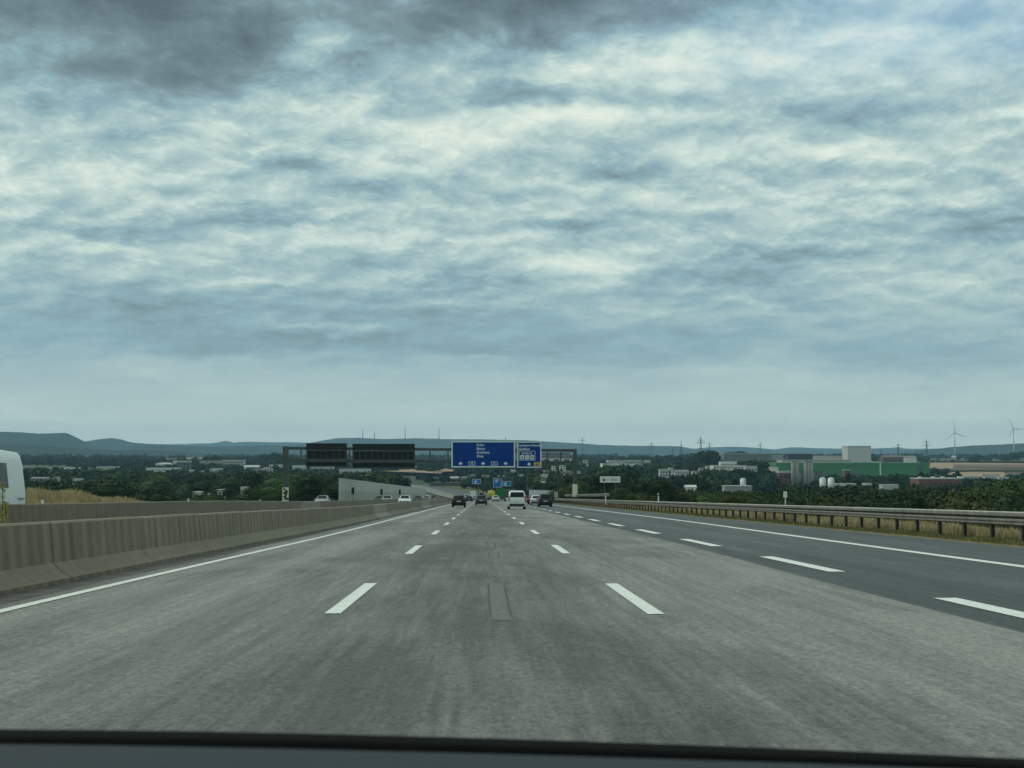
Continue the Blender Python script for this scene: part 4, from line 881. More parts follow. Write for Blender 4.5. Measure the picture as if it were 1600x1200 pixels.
# ------------------------------------------------------------------ noise wall
nw = empty('noise_wall', (0, 0, 0)); tag(nw, 'long pale concrete noise barrier wall beside the oncoming lanes, shrinking into the distance', 'wall')
A0 = at(532, 781, 268); A1 = at(665, 776.5, 700); T0 = at(532, 747, 268); T1 = at(665, 763.5, 700)
NP = 34; ds = [268 * (700/268) ** (i / NP) for i in range(NP + 1)]
for i in range(NP):
    vs = []
    for D in (ds[i] + .05, ds[i+1] - .05):
        u = (D - 268) / (700 - 268); xx = A0.x + (A1.x - A0.x) * u; zb = A0.z + (A1.z - A0.z) * u - 1.0; zt = T0.z + (T1.z - T0.z) * u; zm = zb + 1 + (zt - zb - 1) * .42
        vs.append((xx, D, zb, zm, zt))
    for nm, ia, ib, off, mt in (('lower_panel', 2, 3, .12, 'noisewall_low'), ('wall_panel', 3, 4, 0, 'noisewall')):
        m = MB(); (x0, D0, *z0), (x1, D1, *z1) = vs; z0 = [0, 0] + z0; z1 = [0, 0] + z1; e = .01 if ia == 3 else 0
        m.add([(x0+off, D0, z0[ia]+e), (x1+off, D1, z1[ia]+e), (x1+off, D1, z1[ib]), (x0+off, D0, z0[ib]), (x0-.35, D0, z0[ia]+e), (x1-.35, D1, z1[ia]+e), (x1-.35, D1, z1[ib]), (x0-.35, D0, z0[ib])],
              [(0,1,2,3),(5,4,7,6),(0,4,5,1),(3,2,6,7),(1,5,6,2),(0,3,7,4)]); m.build(nm, M[mt], nw)
for px, pt, D in ((551.5, 761.5, 285), (596, 764, 330), (624.5, 765, 380)):
    p = at(px, pt, D); o = empty('marker_post', (p.x, D, p.z - 2.2)); tag(o, {551.5: 'left and nearest', 596: 'middle', 624.5: 'right and farthest'}[px] + ' of three dark sign backs on posts before the noise wall', 'sign', 'dark sign backs in front of the noise wall')
    MB().box(-.28, .28, -.03, .03, .9, 2.2).build('panel', M['black'], o); MB().tube([(0, .05, -1), (0, .05, 1.6)], .05, 6).build('pole', M['gantry'], o)
# ------------------------------------------------------------------ gantry
GD = 290.0; KG = GD / F
gan = empty('sign_gantry', (0, GD, zr(GD))); tag(gan, 'grey steel sign gantry spanning the whole motorway', 'gantry')
def gp(px, py, dy=0): p = at(px, py, GD + dy); return Vector((p.x, p.y - GD, p.z - zr(GD)))
def gbox(name, px0, px1, py0, py1, d0, d1, mt, parent=gan, z=None):
    a = gp(px0, py0); b_ = gp(px1, py1); return MB().box(a.x, b_.x, d0, d1, b_.z, a.z).build(name, M[mt], parent)
gbox('post', 442.5, 449.8, 697.5, 786, -.5, .5, 'gantry'); gbox('post', 895.6, 901.4, 701.5, 783, -.5, .5, 'gantry')
gbox('post_casing', 441.8, 450.4, 761.5, 787, -.62, .62, 'wall_white'); gbox('post_casing', 895, 902, 756.5, 776, -.62, .62, 'wall_white')
for k in range(6):
    a = gp(443.5 + (k % 2) * 2, 763 + k * 3); MB().box(a.x, a.x + .4 + .2 * (k % 3), -.66, -.625, a.z - .35, a.z).build('graffiti', M['black'], gan)
def beam(name, x0, y0, x1, y1, th, d0, d1):
    a = gp(x0, y0); b_ = gp(x1, y1); m = MB(); h = th * KG
    m.add([(a.x,d0,a.z),(b_.x,d0,b_.z),(b_.x,d1,b_.z),(a.x,d1,a.z),(a.x,d0,a.z-h),(b_.x,d0,b_.z-h),(b_.x,d1,b_.z-h),(a.x,d1,a.z-h)], [(0,1,2,3),(7,6,5,4),(0,4,5,1),(1,5,6,2),(2,6,7,3),(3,7,4,0)])
    m.build(name, M['gantry_mid'], gan)
beam('top_chord', 450, 698.3, 895.4, 701.8, 4.2, -.3, .3); beam('bottom_chord', 450, 717.8, 895.4, 720.6, 3.2, -.3, .3)
for px in [470.5, 491, 513, 546, 580, 610, 640, 672, 700, 735, 770, 806, 855, 876]:
    a = gp(px, 702.5 + (px - 450) * .0079); c = gp(px, 717.6 + (px - 450) * .0063); MB().box(a.x - .13, a.x + .13, -.2, .2, c.z + .01, a.z - .04).build('upright', M['gantry_mid'], gan)
# backs of the opposite signs
def sign_back(px0, px1, py0, py1, n, label):
    root = empty('message_sign', (gp((px0+px1)/2, 712).x, GD - .5, gp(0, 712).z + zr(GD))); tag(root, label, 'sign', 'sign backs for the oncoming lanes')
    off = root.location - gan.location
    def bx(name, a, b_, c, d_, d0, d1, mt): 
        p = gp(a, c); q = gp(b_, d_); MB().box(p.x - off.x, q.x - off.x, d0, d1, q.z - off.z, p.z - off.z).build(name, M[mt], root)
    H_ = py1 - py0
    bx('upper_case', px0, px1, py0, py0 + H_*.26, -.6, -.1, 'gantry_dark'); bx('case_rim', px0 - .3, px1 + .3, py0 - 1.0, py0 - .05, -.65, -.05, 'gantry_mid')
    bx('case_band', px0, px1, py0 + H_*.265, py0 + H_*.31, -.75, -.1, 'gantry_mid')
    bx('recess', px0, px1, py0 + H_*.312, py0 + H_*.66, -.3, -.1, 'gantry_dark')
    for i in range(n + 1):
        x = px0 + 1.5 + (px1 - px0 - 3.5) * i / n; bx('rib', x, x + .9, py0 + H_*.312, py0 + H_*.659, -.55, -.31, 'gantry_mid')
    bx('walkway', px0 - .3, px1 + .3, py0 + H_*.665, py0 + H_*.80, -1.0, -.1, 'gantry_mid'); bx('lower_case', px0, px1, py0 + H_*.805, py1, -.5, -.1, 'gantry_dark')
sign_back(479.5, 542.5, 693.5, 729, 6, 'smaller dark sign back at the left end of the gantry')
sign_back(551.5, 648.5, 694.2, 730.5, 10, 'wider dark sign back, right of the smaller one')
# blue signs
def text_mesh(txt, size, mt='white', depth=.012, align='LEFT', bold=.012):
    cu = bpy.data.curves.new('lettering', 'FONT'); cu.body = txt; cu.size = size; cu.extrude = depth; cu.offset = bold; cu.align_x = align; cu.resolution_u = 3
    o = bpy.data.objects.new('tmp', cu); COL.objects.link(o); dg = bpy.context.evaluated_depsgraph_get(); me = bpy.data.meshes.new_from_object(o.evaluated_get(dg)); bpy.data.objects.remove(o)
    me.materials.clear(); me.materials.append(M[mt]); me.name = 'lettering'; return me
def blue_sign(px0, px1, py0, py1, label, D=GD - .6, cat='road sign', face='blue', border=.24):
    a = at(px0, py0, D); b_ = at(px1, py1, D); root = empty('blue_sign', (a.x, D, b_.z)); w_, h_ = b_.x - a.x, a.z - b_.z
    tag(root, label, cat)
    MB().box(border, w_ - border, -.035, -.001, border, h_ - border).build('panel', M[face], root)
    MB().box(0, w_, -.05, .12, 0, border).box(0, w_, -.05, .12, h_ - border, h_).box(0, border, -.05, .12, border, h_ - border).box(w_ - border, w_, -.05, .12, border, h_ - border).box(border, w_-border, 0, .1, border, h_-border).build('border', M['white'], root)
    k = D / F
    def P(px, py): return ((px - px0) * k, -.055, (py1 - py) * k)
    def txt(s, px, py, hpx, wpx=None, mt='white', al='LEFT'):
        me = text_mesh(s, hpx * k * 1.36, mt, align=al); sx_ = 1
        if wpx:
            ww = max(v.co.x for v in me.vertices) - min(v.co.x for v in me.vertices); sx_ = wpx * k / ww
        return place(me, 'lettering', root, P(px, py), (R(90), 0, 0), (sx_, 1, 1))
    def arrow(px, py, s=1.0):
        x, y_, z = P(px, py); q = s * k; m = MB()
        pts = [(-.75,-2.6),(.75,-2.6),(.75,-1.0),(2.9,-1.0),(2.9,.2),(0,3.0),(-2.9,.2),(-2.9,-1.0),(-.75,-1.0)]
        n_ = len(pts); m.add([(x+a_*q, y_, z+b2*q) for a_, b2 in pts] + [(x+a_*q, y_+.02, z+b2*q) for a_, b2 in pts], [tuple(range(n_)), tuple(range(2*n_-1, n_-1, -1))]); m.build('arrow', M['white'], root)
    return root, P, txt, arrow
root, P, txt, arrow = blue_sign(705.5, 804.8, 689.2, 730.3, 'large blue overhead sign listing four towns with three white arrows')
txt('Köln', 744.7, 697.2, 4.2, 11.5); txt('Bonn', 744.7, 703.0, 4.2, 12.8); txt('Koblenz', 744.7, 708.8, 4.2, 20); txt('Diez', 744.7, 714.6, 4.2, 10.5)
for px in (719.7, 754.8, 790): arrow(px, 724.3)
def ring(root, P, x0, x1, y0, y1, th, nm='route_frame', mt='white', k=GD/F):
    a = P(x0, y0); b_ = P(x1, y1); t_ = th * k; MB().box(a[0], b_[0], a[1], a[1]+.02, a[2]-t_, a[2]).box(a[0], b_[0], a[1], a[1]+.02, b_[2], b_[2]+t_).box(a[0], a[0]+t_, a[1], a[1]+.02, b_[2]+t_, a[2]-t_).box(b_[0]-t_, b_[0], a[1], a[1]+.02, b_[2]+t_, a[2]-t_).build(nm, M[mt], root)
for cx in (737.3, 772.3):
    ring(root, P, cx - 5.2, cx - .6, 721.2, 727.2, .75); ring(root, P, cx + .6, cx + 5.2, 721.2, 727.2, .75)
root, P, txt, arrow = blue_sign(808.2, 845.8, 690, 730.8, 'smaller blue overhead exit sign with a framed town name and yellow plate', border=.2)
txt('Limburg-Nord', 810.4, 697.6, 3.9, 33); txt('Gießen', 810.4, 703.4, 3.9, 17)
ring(root, P, 810.8, 836.2, 704.6, 719.4, .6, 'inset_frame')
txt('Limburg', 815, 709.6, 3.3, 16.5)
for cx in (815.8, 823.6, 831.2):
    a = P(cx - 3.1, 711.2); b_ = P(cx + 3.1, 717.9); MB().box(a[0], b_[0], -.056, -.04, b_[2], a[2]).build('symbol_plate', M['white'], root)
k_ = GD / F
for (cx, shp) in ((815.8, 0), (823.6, 1), (831.2, 2)):
    x, _, z = P(cx, 714.6); m = MB()
    if shp == 0: m.box(x-.14, x+.12, -.07, -.058, z-.26, z+.06).tube([(x-.01,-.07,z+.17),(x-.01,-.058,z+.17)], .09, 8)
    elif shp == 1: m.box(x-.25, x+.02, -.07, -.058, z-.02, z+.1).box(x+.0, x+.22, -.07, -.058, z-.22, z-.06)
    else: m.tube([(x,-.07,z),(x,-.058,z)], .2, 10)
    m.build('symbol', M['gantry_mid'] if shp == 2 else M['black'], root)
arrow(826.6, 725.3)
a = P(834.3, 722.2); b_ = P(843.3, 728.2); MB().box(a[0], b_[0], -.056, -.04, b_[2], a[2]).build('yellow_plate', M['yellow'], root)
txt('49', 836.2, 727.2, 3.6, 5.2, 'black')
# bracket pieces between the two signs
gbox('sign_bracket', 805.2, 807.8, 690.5, 730, -.45, -.25, 'wall_grey'); gbox('bracket_lamp', 805.6, 807.2, 701.5, 707.5, -.62, -.46, 'black'); gbox('bracket_lamp', 805.6, 807.2, 719.5, 728, -.62, -.46, 'black')
# far blue signs over the next gantry
fg = empty('far_sign_gantry', (at(765, 760, 810).x, 810, zr(810))); tag(fg, 'distant thin gantry carrying small blue signs over the road', 'gantry')
def fpt(px, py): p = at(px, py, 810); return p.x - fg.location.x, p.z - fg.location.z
for px in (747.5, 802): x, z = fpt(px, 749); MB().box(x-.25, x+.25, -.2, .2, -1, z).build('post', M['gantry'], fg)
x0, z0 = fpt(740, 751.5); x1, _ = fpt(802, 751); MB().box(x0, x1, -.15, .15, z0 - .4, z0).build('beam', M['gantry'], fg)
for (a_, b2, c_, d_, lab) in ((737.8, 751, 748.7, 756.2, 'distant small blue sign at the left of the far gantry'), (770.8, 783.6, 747.2, 761.5, 'distant tall blue sign above the yellow truck'), (784.2, 798.5, 752, 759.5, 'distant low blue sign right of the tall one')):
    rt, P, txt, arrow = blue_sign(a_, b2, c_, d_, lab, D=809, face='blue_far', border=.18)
    if b2 - a_ > 12:
        for q in range(2): 
            p0 = P(a_ + 3, c_ + 2.4 + q * 2.6); MB().box(p0[0], p0[0] + (1.8 - .4*q), -.07, -.05, p0[2] - .5, p0[2]).build('lettering', M['white'], rt)
# bridge over the motorway far away
br = empty('road_bridge', (at(725, 757, 1330).x, 1330, at(725, 759.5, 1330).z)); tag(br, 'dark low road bridge crossing the far motorway', 'bridge')
q = F / 1330
MB().box((672-725)/q, (800-725)/q, -5, 5, 0, 1.9).build('deck', M['silo_dark'], br); MB().box((672-725)/q, (800-725)/q, -5.2, -5.01, 1.0, 3.1).build('parapet', M['post'], br)
for px in (690, 722, 765, 790): MB().box((px-725)/q-.5, (px-725)/q+.5, -3, 3, -8, -.01).build('pier', M['wall_grey'], br)
# ------------------------------------------------------------------ white board, delineators, small roadside things
def board():
    D = 250; a = at(937.5, 744.3, D); b_ = at(969.2, 754, D); root = empty('advert_board', (a.x, D, b_.z)); w_, h_ = b_.x-a.x, a.z-b_.z
    tag(root, 'white rectangular board with a dark emblem and faint lettering above the trees', 'board')
    MB().box(0, w_, 0, .12, 0, h_).build('panel', M['white'], root)
    for x in (.8, w_-.8): MB().tube([(x, .22, -7), (x, .22, h_-.1)], .08, 6).build('leg', M['gantry'], root)
    k = D / F; m = MB(); cx, cz = 5.8*k, h_*.44
    m.add([(cx-.24,-.03,cz+.16),(cx-.05,-.03,cz+.1),(cx+.2,-.03,cz+.2),(cx+.22,-.03,cz-.1),(cx+.04,-.03,cz-.3),(cx-.16,-.03,cz-.12)], [(0,1,2,3,4,5)]); m.build('emblem', M['black'], root)
    me = text_mesh('////', .42, 'wall_grey', .004, bold=0); place(me, 'lettering', root, (9*k, -.02, h_*.3), (R(90),0,0))
    me = text_mesh('Elsen', .52, 'gantry_mid', .004, bold=.0); ww = max(v.co.x for v in me.vertices); place(me, 'lettering', root, (17*k, -.02, h_*.3), (R(90),0,0), (11*k/ww,1,1))
board()
def delineator(px, pt, pb, D, label, square=False):
    a = at(px, pt, D); b_ = at(px, pb, D); h = a.z - b_.z; root = empty('marker_post', (a.x, D, b_.z)); tag(root, label, 'marker post', 'white marker posts along the right guardrail')
    if square:
        MB().box(-.10, .10, -.03, .03, h*.48, h).build('number_plate', M['white'], root); MB().box(-.025, .025, -.02, .02, -.6, h*.48-.002).build('pole', M['white'], root)
    else:
        MB().ext([(-.06, -.6), (.06, -.6), (.06, h*.8), (0, h), (-.06, h)][:], -.04, .04).build('post_body', M['white'], root); MB().box(-.065, .065, -.045, .045, h*.62, h*.76).build('reflector_band', M['black'], root)
delineator(1227, 768, 786, 82, 'white kilometre plate on a short post above the guardrail at right', True)
delineator(1028.7, 770.5, 782, 140, 'white marker post behind the middle of the guardrail')
delineator(946.5, 770, 781, 190, 'white marker post below the white board')
def sosbox():
    D = 330; a = at(869, 768.3, D); root = empty('emergency_box', (a.x, D, at(869, 777, D).z)); tag(root, 'small cream roadside cabinet right of the dark car', 'cabinet')
    MB().box(-.35, .35, -.2, .2, 0, 1.15).build('cabinet_body', M['wall_beige'], root); MB().box(-.38, .38, -.24, .24, 1.151, 1.22).build('lid', M['roof_pale'], root)
    MB().box(-.06, .06, -.06, .06, -1, -.002).build('foot', M['gantry'], root)
sosbox()
# lamp globe left
p = at(326.5, 772, 330); root = empty('lamp_globe', (p.x, 330, p.z - 1.6)); tag(root, 'pale white globe lamp among the left trees', 'lamp')
MB().tube([(0,0,1.35),(0,0,1.42),(0,0,1.6),(0,0,1.78),(0,0,1.85)], [.08,.22,.3,.22,.06], 10).build('globe', M['tank'], root, True); MB().tube([(0,0,-2),(0,0,1.34)], .06, 6).build('pole', M['gantry'], root)
# ------------------------------------------------------------------ vehicles
def car(name, label, X, Y, stations, W, paintm, rear_lamp=True, heading=0, group=None, wheels=(.75, 3.3), wr=.33, strips=(2, 5), lamps_on=False, rear_glass=True, tall_lamp=False, sidewin=None, zoff=0, cat='car', plate_z=None, dark_rear=None, glassm='glass'):
    # stations: (y, z_bottom, z_belt, z_top, half_low, half_belt, half_top)
    L = stations[-1][0]
    root = empty(name, (X, Y, zr(Y) + .012 + zoff), math.pi if heading else 0, rx=0)
    root.rotation_euler = (-math.atan(S) if not heading else math.atan(S), 0, math.pi if heading else 0)
    tag(root, label, cat, group)
    m = MB(); secs = []
    for (y_, zb, zm, zt, a, b_, c) in stations:
        rgt = [(a*.82, zb), (a, zb+.14), (b_*1.0, (zb+zm)*.5+.05), (b_, zm), ((b_*.25+c*.75)*1.0, zm+(zt-zm)*.72), (c*.93, zt-.03), (c*.7, zt), (0, zt+.012)]
        secs.append([(x, y_, z) for x, z in rgt] + [(-x, y_, z) for x, z in rgt[-2::-1]])
    n_ = len(secs[0]); m.v = [p for s in secs for p in s]
    for i in range(len(secs)-1):
        for k in range(n_): m.f.append((i*n_+k, i*n_+(k+1)%n_, (i+1)*n_+(k+1)%n_, (i+1)*n_+k))
    m.f.append(tuple(range(n_))); m.f.append(tuple((len(secs)-1)*n_+k for k in range(n_))[::-1])
    m.build('body', paintm, root, True)
    o = root.children[-1]
    # glass: strips across (rear window, windscreen)
    def sec_pt(i, x_f, dz=0): s = stations[i]; return Vector((s[6]*x_f, s[0], s[3]+dz))
    def across(i, j, f0, f1, nm, wf=.86):
        a = stations[i]; b_ = stations[j]; pts = []
        for f in (f0, f1):
            y_ = a[0] + (b_[0]-a[0])*f; z = a[3] + (b_[3]-a[3])*f; hw = (a[6] + (b_[6]-a[6])*f) * wf; pts.append((y_, z, hw))
        nrm = Vector((0, -(b_[3]-a[3]), b_[0]-a[0])).normalized() * .022; 
        if nrm.z < 0: nrm = -nrm
        (y0, z0, h0), (y1, z1, h1) = pts
        q = [Vector((-h0, y0, z0)), Vector((h0, y0, z0)), Vector((h1, y1, z1)), Vector((-h1, y1, z1))]
        mm = MB(); up = [v + nrm for v in q]; dn = [v - nrm*.3 for v in q]; mm.add(up + dn, [(0,1,2,3),(7,6,5,4),(0,4,5,1),(1,5,6,2),(2,6,7,3),(3,7,4,0)]); mm.build(nm, M[glassm], root)
    if rear_glass: across(strips[0]-1, strips[0], .08, .82, 'rear_window')
    across(strips[1], strips[1]+1, .08, .92, 'windscreen')
    # side windows
    sw = sidewin or [(stations[strips[0]][0]+.1, (stations[strips[0]][0]+stations[strips[1]][0])/2-.05), ((stations[strips[0]][0]+stations[strips[1]][0])/2+.05, stations[strips[1]][0]+.15)]
    def inter(y_): 
        for s0, s1 in zip(stations, stations[1:]):
            if s0[0] <= y_ <= s1[0]: f = (y_-s0[0])/(s1[0]-s0[0]); return [s0[k]+(s1[k]-s0[k])*f for k in range(7)]
    for (ya, yb) in sw:
        for sg in (-1, 1):
            pts = []
            for y_ in (ya, yb):
                s = inter(y_); hb_, ht = s[5], s[5]*.25+s[6]*.75
                for f in (.1, .94): pts.append(Vector((sg*((hb_ + (ht-hb_)*f)+.012), y_, s[2] + (s[3]-s[2])*.72*f)))
            mm = MB(); mm.add(pts + [p_ - Vector((sg*.02,0,0)) for p_ in pts], [(0,1,3,2),(4,6,7,5),(0,4,5,1),(2,3,7,6),(0,2,6,4),(1,5,7,3)]); mm.build('side_window', M[glassm], root)
    # bumper / underside
    s0 = stations[0]; hl = s0[4]
    MB().box(-hl*.84, hl*.84, -.035, .3, s0[1]-.02, s0[1]+.19).build('rear_bumper', M['under'], root)
    MB().box(-hl*.75, hl*.75, .3, L-.2, s0[1]-.12, s0[1]+.02).build('underbody', M['under'], root)
    zl = s0[2]
    for sg in (-1, 1):
        x0, x1 = sorted((sg*hl*.98, sg*hl*(.72 if not tall_lamp else .86)))
        if tall_lamp: MB().box(x0, x1, -.02, .1, zl-.25, zl+.35).build('tail_lamp', M['red_lamp'], root)
        else: MB().box(x0, x1, -.02, .12, zl-.14, zl+.03).build('tail_lamp', M['red_lamp'], root)
        f = stations[-1]; x0, x1 = sorted((sg*f[4]*.92, sg*f[4]*.6)); MB().box(x0, x1, L-.12, L+.03, f[2]-.06, f[2]+.10).build('headlight', M['head_lamp'] if lamps_on else M['glass_pale'], root)
    pz = plate_z or (s0[1]+.32); MB().box(-.26, .26, -.03, 0, pz, pz+.11).build('number_plate', M['plate'], root)
    MB().box(-.3, .3, L, L+.03, .38, .5).build('front_plate', M['plate'], root)
    MB().box(-hl*.6, hl*.6, L-.03, L+.02, .52, .64).build('grille', M['under'], root)
    tw = MB().tube([(-.11,0,0),(-.08,0,0),(.08,0,0),(.11,0,0)], [wr*.9,wr,wr,wr*.9], 18).mesh('tyre', M['tyre'], True); rm = MB().tube([(-.115,0,0),(.115,0,0)], wr*.58, 12).mesh('rim', M['rim'])
    for wy in wheels:
        for sg in (-1, 1):
            wh = place(tw, 'wheel', root, (sg*(hl-.10), wy, wr)); place(rm, 'rim', wh)
    for sg in (-1, 1):
        s = stations[strips[1]+1]; MB().box(sg*(s[5]+.0) - (.18 if sg < 0 else 0), sg*s[5] + (.18 if sg > 0 else 0), s[0]-.35, s[0]-.2, s[2]+.0, s[2]+.14).build('mirror', paintm, root)
    return root
def hatch(W=1.78, H=1.5, L=4.2):
    w_ = W/2; return [(0,.36,.72,.78,w_*.93,w_*.93,w_*.82),(.06,.27,.86,.97,w_*.97,w_*.96,w_*.80),(.14,.24,.92,1.02,w_,w_*.97,w_*.80),(.52,.2,.95,H-.04,w_,w_*.97,w_*.66),(1.3,.2,.95,H,w_,w_*.97,w_*.68),(2.1,.2,.94,H-.02,w_,w_*.97,w_*.67),(2.95,.2,.93,1.0,w_,w_*.97,w_*.82),(L-.25,.24,.74,.86,w_*.97,w_*.94,w_*.75),(L,.34,.6,.68,w_*.85,w_*.84,w_*.66)]
def vanst(W=1.92, H=1.9, L=4.9):
    w_ = W/2; return [(0,.38,1.02,1.06,w_*.95,w_*.95,w_*.90),(.04,.30,1.08,1.14,w_*.98,w_*.97,w_*.90),(.08,.28,1.1,1.2,w_,w_*.98,w_*.88),(.3,.25,1.12,H-.05,w_,w_*.98,w_*.78),(1.4,.25,1.12,H,w_,w_*.98,w_*.8),(3.0,.25,1.1,H-.03,w_,w_*.98,w_*.79),(3.9,.25,1.05,1.15,w_,w_*.97,w_*.85),(L-.2,.3,.8,.92,w_*.97,w_*.93,w_*.8),(L,.38,.66,.74,w_*.86,w_*.85,w_*.7)]
blk = paint('black_paint', (.010, .012, .013)); wht = paint('white_paint', (.60, .64, .63)); gryb = paint('blue_grey_paint', (.055, .062, .085)); slv = paint('silver_paint', (.30, .33, .34)); drk = paint('dark_blue_paint', (.014, .019, .025)); red = paint('red_paint', (.3, .03, .025)); vanw = paint('van_white', (.68, .74, .73)); grn = paint('green_tarpaulin', (.012, .16, .065), .7, 0)
HP = dict(strips=(3, 5), wheels=(.75, 3.35))
def xat(px, D): return at(px, 715, D).x
car('hatchback', 'black hatchback in the left lane with a white plate', xat(716.8, 182), 182, hatch(1.80, 1.48), 1.8, blk, **HP)
car('hatchback', 'small dark hatchback ahead of the black one in the left lane', xat(733.2, 370), 370, hatch(1.75, 1.42), 1.75, drk, **HP)
car('estate_car', 'blue-grey car straight ahead in the middle lane', xat(752, 222), 222, hatch(1.84, 1.50), 1.84, gryb, **HP)
car('white_van', 'white passenger van in the right through lane with a wide dark rear window', xat(808, 152), 152, vanst(1.94, 1.93), 1.94, wht, strips=(3, 5), wheels=(.8, 3.8), tall_lamp=True, plate_z=.78, cat='van')
car('suv', 'dark blue car on the exit lane, rightmost of the traffic', xat(852.3, 188), 188, hatch(1.86, 1.66), 1.86, drk, **HP)
car('hatchback', 'white hatchback partly hidden behind the dark car on the exit lane', xat(838, 232), 232, hatch(1.78, 1.5), 1.78, wht, **HP)
car('hatchback', 'red car peeking out right of the white van', xat(820.5, 262), 262, hatch(1.78, 1.45), 1.78, red, **HP)
car('hatchback', 'white car half hidden behind the green truck', xat(774.5, 350), 350, hatch(1.78, 1.5), 1.78, wht, **HP)
car('hatchback', 'grey car far ahead between the black and blue-grey cars', xat(743, 470), 470, hatch(1.8, 1.5), 1.8, slv, **HP)
car('hatchback', 'small black car right behind the blue-grey one far ahead', xat(765.5, 520), 520, hatch(1.8, 1.5), 1.8, blk, **HP)
car('small_van', 'white van far ahead left of the blue-grey car', xat(729.5, 640), 640, vanst(1.95, 2.1), 1.95, wht, strips=(3, 5), wheels=(.8, 3.8), cat='van')
car('small_van', 'silver van far ahead above the blue-grey car', xat(757, 600), 600, vanst(1.95, 2.2), 1.95, slv, strips=(3, 5), wheels=(.8, 3.8), cat='van')
car('dark_van', 'dark van far ahead above the blue-grey car', xat(752.5, 560), 560, vanst(1.95, 2.6), 1.95, drk, strips=(3, 5), wheels=(.8, 3.8), cat='van')
# oncoming
for px, D, st, pm, lab, on, nm in ((606.5, 235, hatch(), slv, 'silver oncoming car low behind the barrier, left of the white one', False, 'oncoming_car'), (634, 215, hatch(1.8,1.52), wht, 'white oncoming car before the noise wall', False, 'oncoming_car'), (653.5, 330, hatch(1.8,1.5), blk, 'black oncoming car with both headlights lit, the nearer one', True, 'oncoming_car'),
        (667, 350, hatch(1.8,1.45), slv, 'grey oncoming car between two black ones', False, 'oncoming_car'), (677.5, 400, hatch(1.8,1.5), drk, 'dark oncoming car with lit headlights, the farther one', True, 'oncoming_car'), (594, 300, hatch(1.8,1.45), blk, 'dark oncoming car behind the silver one at the noise wall', False, 'oncoming_car'), (506.5, 200, hatch(1.8,1.5), slv, 'grey car roof left of the noise wall, above the barrier', False, 'oncoming_car')):
    p = at(px, 781, D); car(nm, lab, p.x, D, st, 1.8, pm, heading=1, lamps_on=on, group='oncoming cars', strips=(3, 5), wheels=(.75, 3.35), zoff=0)
# box truck with green tarpaulin
def truck(name, label, X, Y, W, H, L, boxm, cabm, rot=0, red_tail=True):
    root = empty(name, (X, Y, zr(Y)+.012), rot); root.rotation_euler = (-math.atan(S), 0, rot); tag(root, label, 'truck'); w_ = W/2
    m = MB().box(-w_, w_, 0, L, 1.05, H); b_ = m.build('cargo_box', boxm, root); md = b_.modifiers.new('bevel', 'BEVEL'); md.width = .06; md.segments = 2
    for x in (-w_*.5, 0, w_*.5): MB().box(x-.02, x+.02, -.03, -.002, 1.15, H-.12).build('door_bar', M['gantry_mid'], root)
    MB().box(-w_, w_, -.02, .12, .80, 1.04).build('tail_board', M['red_lamp'] if red_tail else M['gantry_mid'], root)
    MB().box(-w_*.85, w_*.85, -.05, .05, .42, .58).build('under_ride_bar', M['wall_grey'], root); MB().box(-.5, .5, .1, L+1.2, .65, .98).build('chassis', M['under'], root)
    cb = MB().ext([(-1.2, 0), (1.2, 0), (1.2, 2.0), (1.05, 2.35), (-1.05, 2.35), (-1.2, 2.0)], L+.4, L+2.3); c = cb.build('cab', cabm, root); c.location.z = .75
    MB().box(-1.05, 1.05, L+2.31, L+2.33, 2.0, 2.8).build('windscreen', M['glass'], root)
    for sg in (-1, 1): MB().box(min(sg*w_*.95, sg*w_*.75), max(sg*w_*.95, sg*w_*.75), -.06, -.021, .84, 1.0).build('tail_lamp', M['red_lamp'], root)
    tw = MB().tube([(-.2,0,0),(.2,0,0)], .48, 16).mesh('tyre', M['tyre'])
    for wy in (1.0, 2.2, L+1.3):
        for sg in (-1, 1): place(tw, 'wheel', root, (sg*(w_-.25), wy, .48))
    return root
truck('box_truck', 'truck with a green tarpaulin box and red tail board in the right lane', xat(783.7, 395), 395, 2.5, 3.35, 6.5, grn, wht)
truck('lorry', 'white long lorry turning off on the exit ramp behind the exit cars', xat(829, 515) + .5, 515, 2.5, 3.5, 12, wht, wht, rot=R(-33), red_tail=False)
truck('lorry', 'reddish truck in front of the green one far ahead', xat(789, 520), 520, 2.5, 3.9, 8, paint('truck_red', (.22, .03, .03)), wht)
truck('lorry', 'teal and white truck far ahead right of the green one', xat(800, 560), 560, 2.5, 3.9, 8, paint('truck_teal', (.10, .30, .30)), wht, red_tail=False)
truck('lorry', 'grey box truck far ahead above the white passenger van', xat(812, 640), 640, 2.5, 3.9, 9, slv, wht, red_tail=False)
truck('lorry', 'pale box truck far ahead, left of the middle lane cars', xat(739, 700), 700, 2.5, 3.9, 9, vanw, wht, red_tail=False)
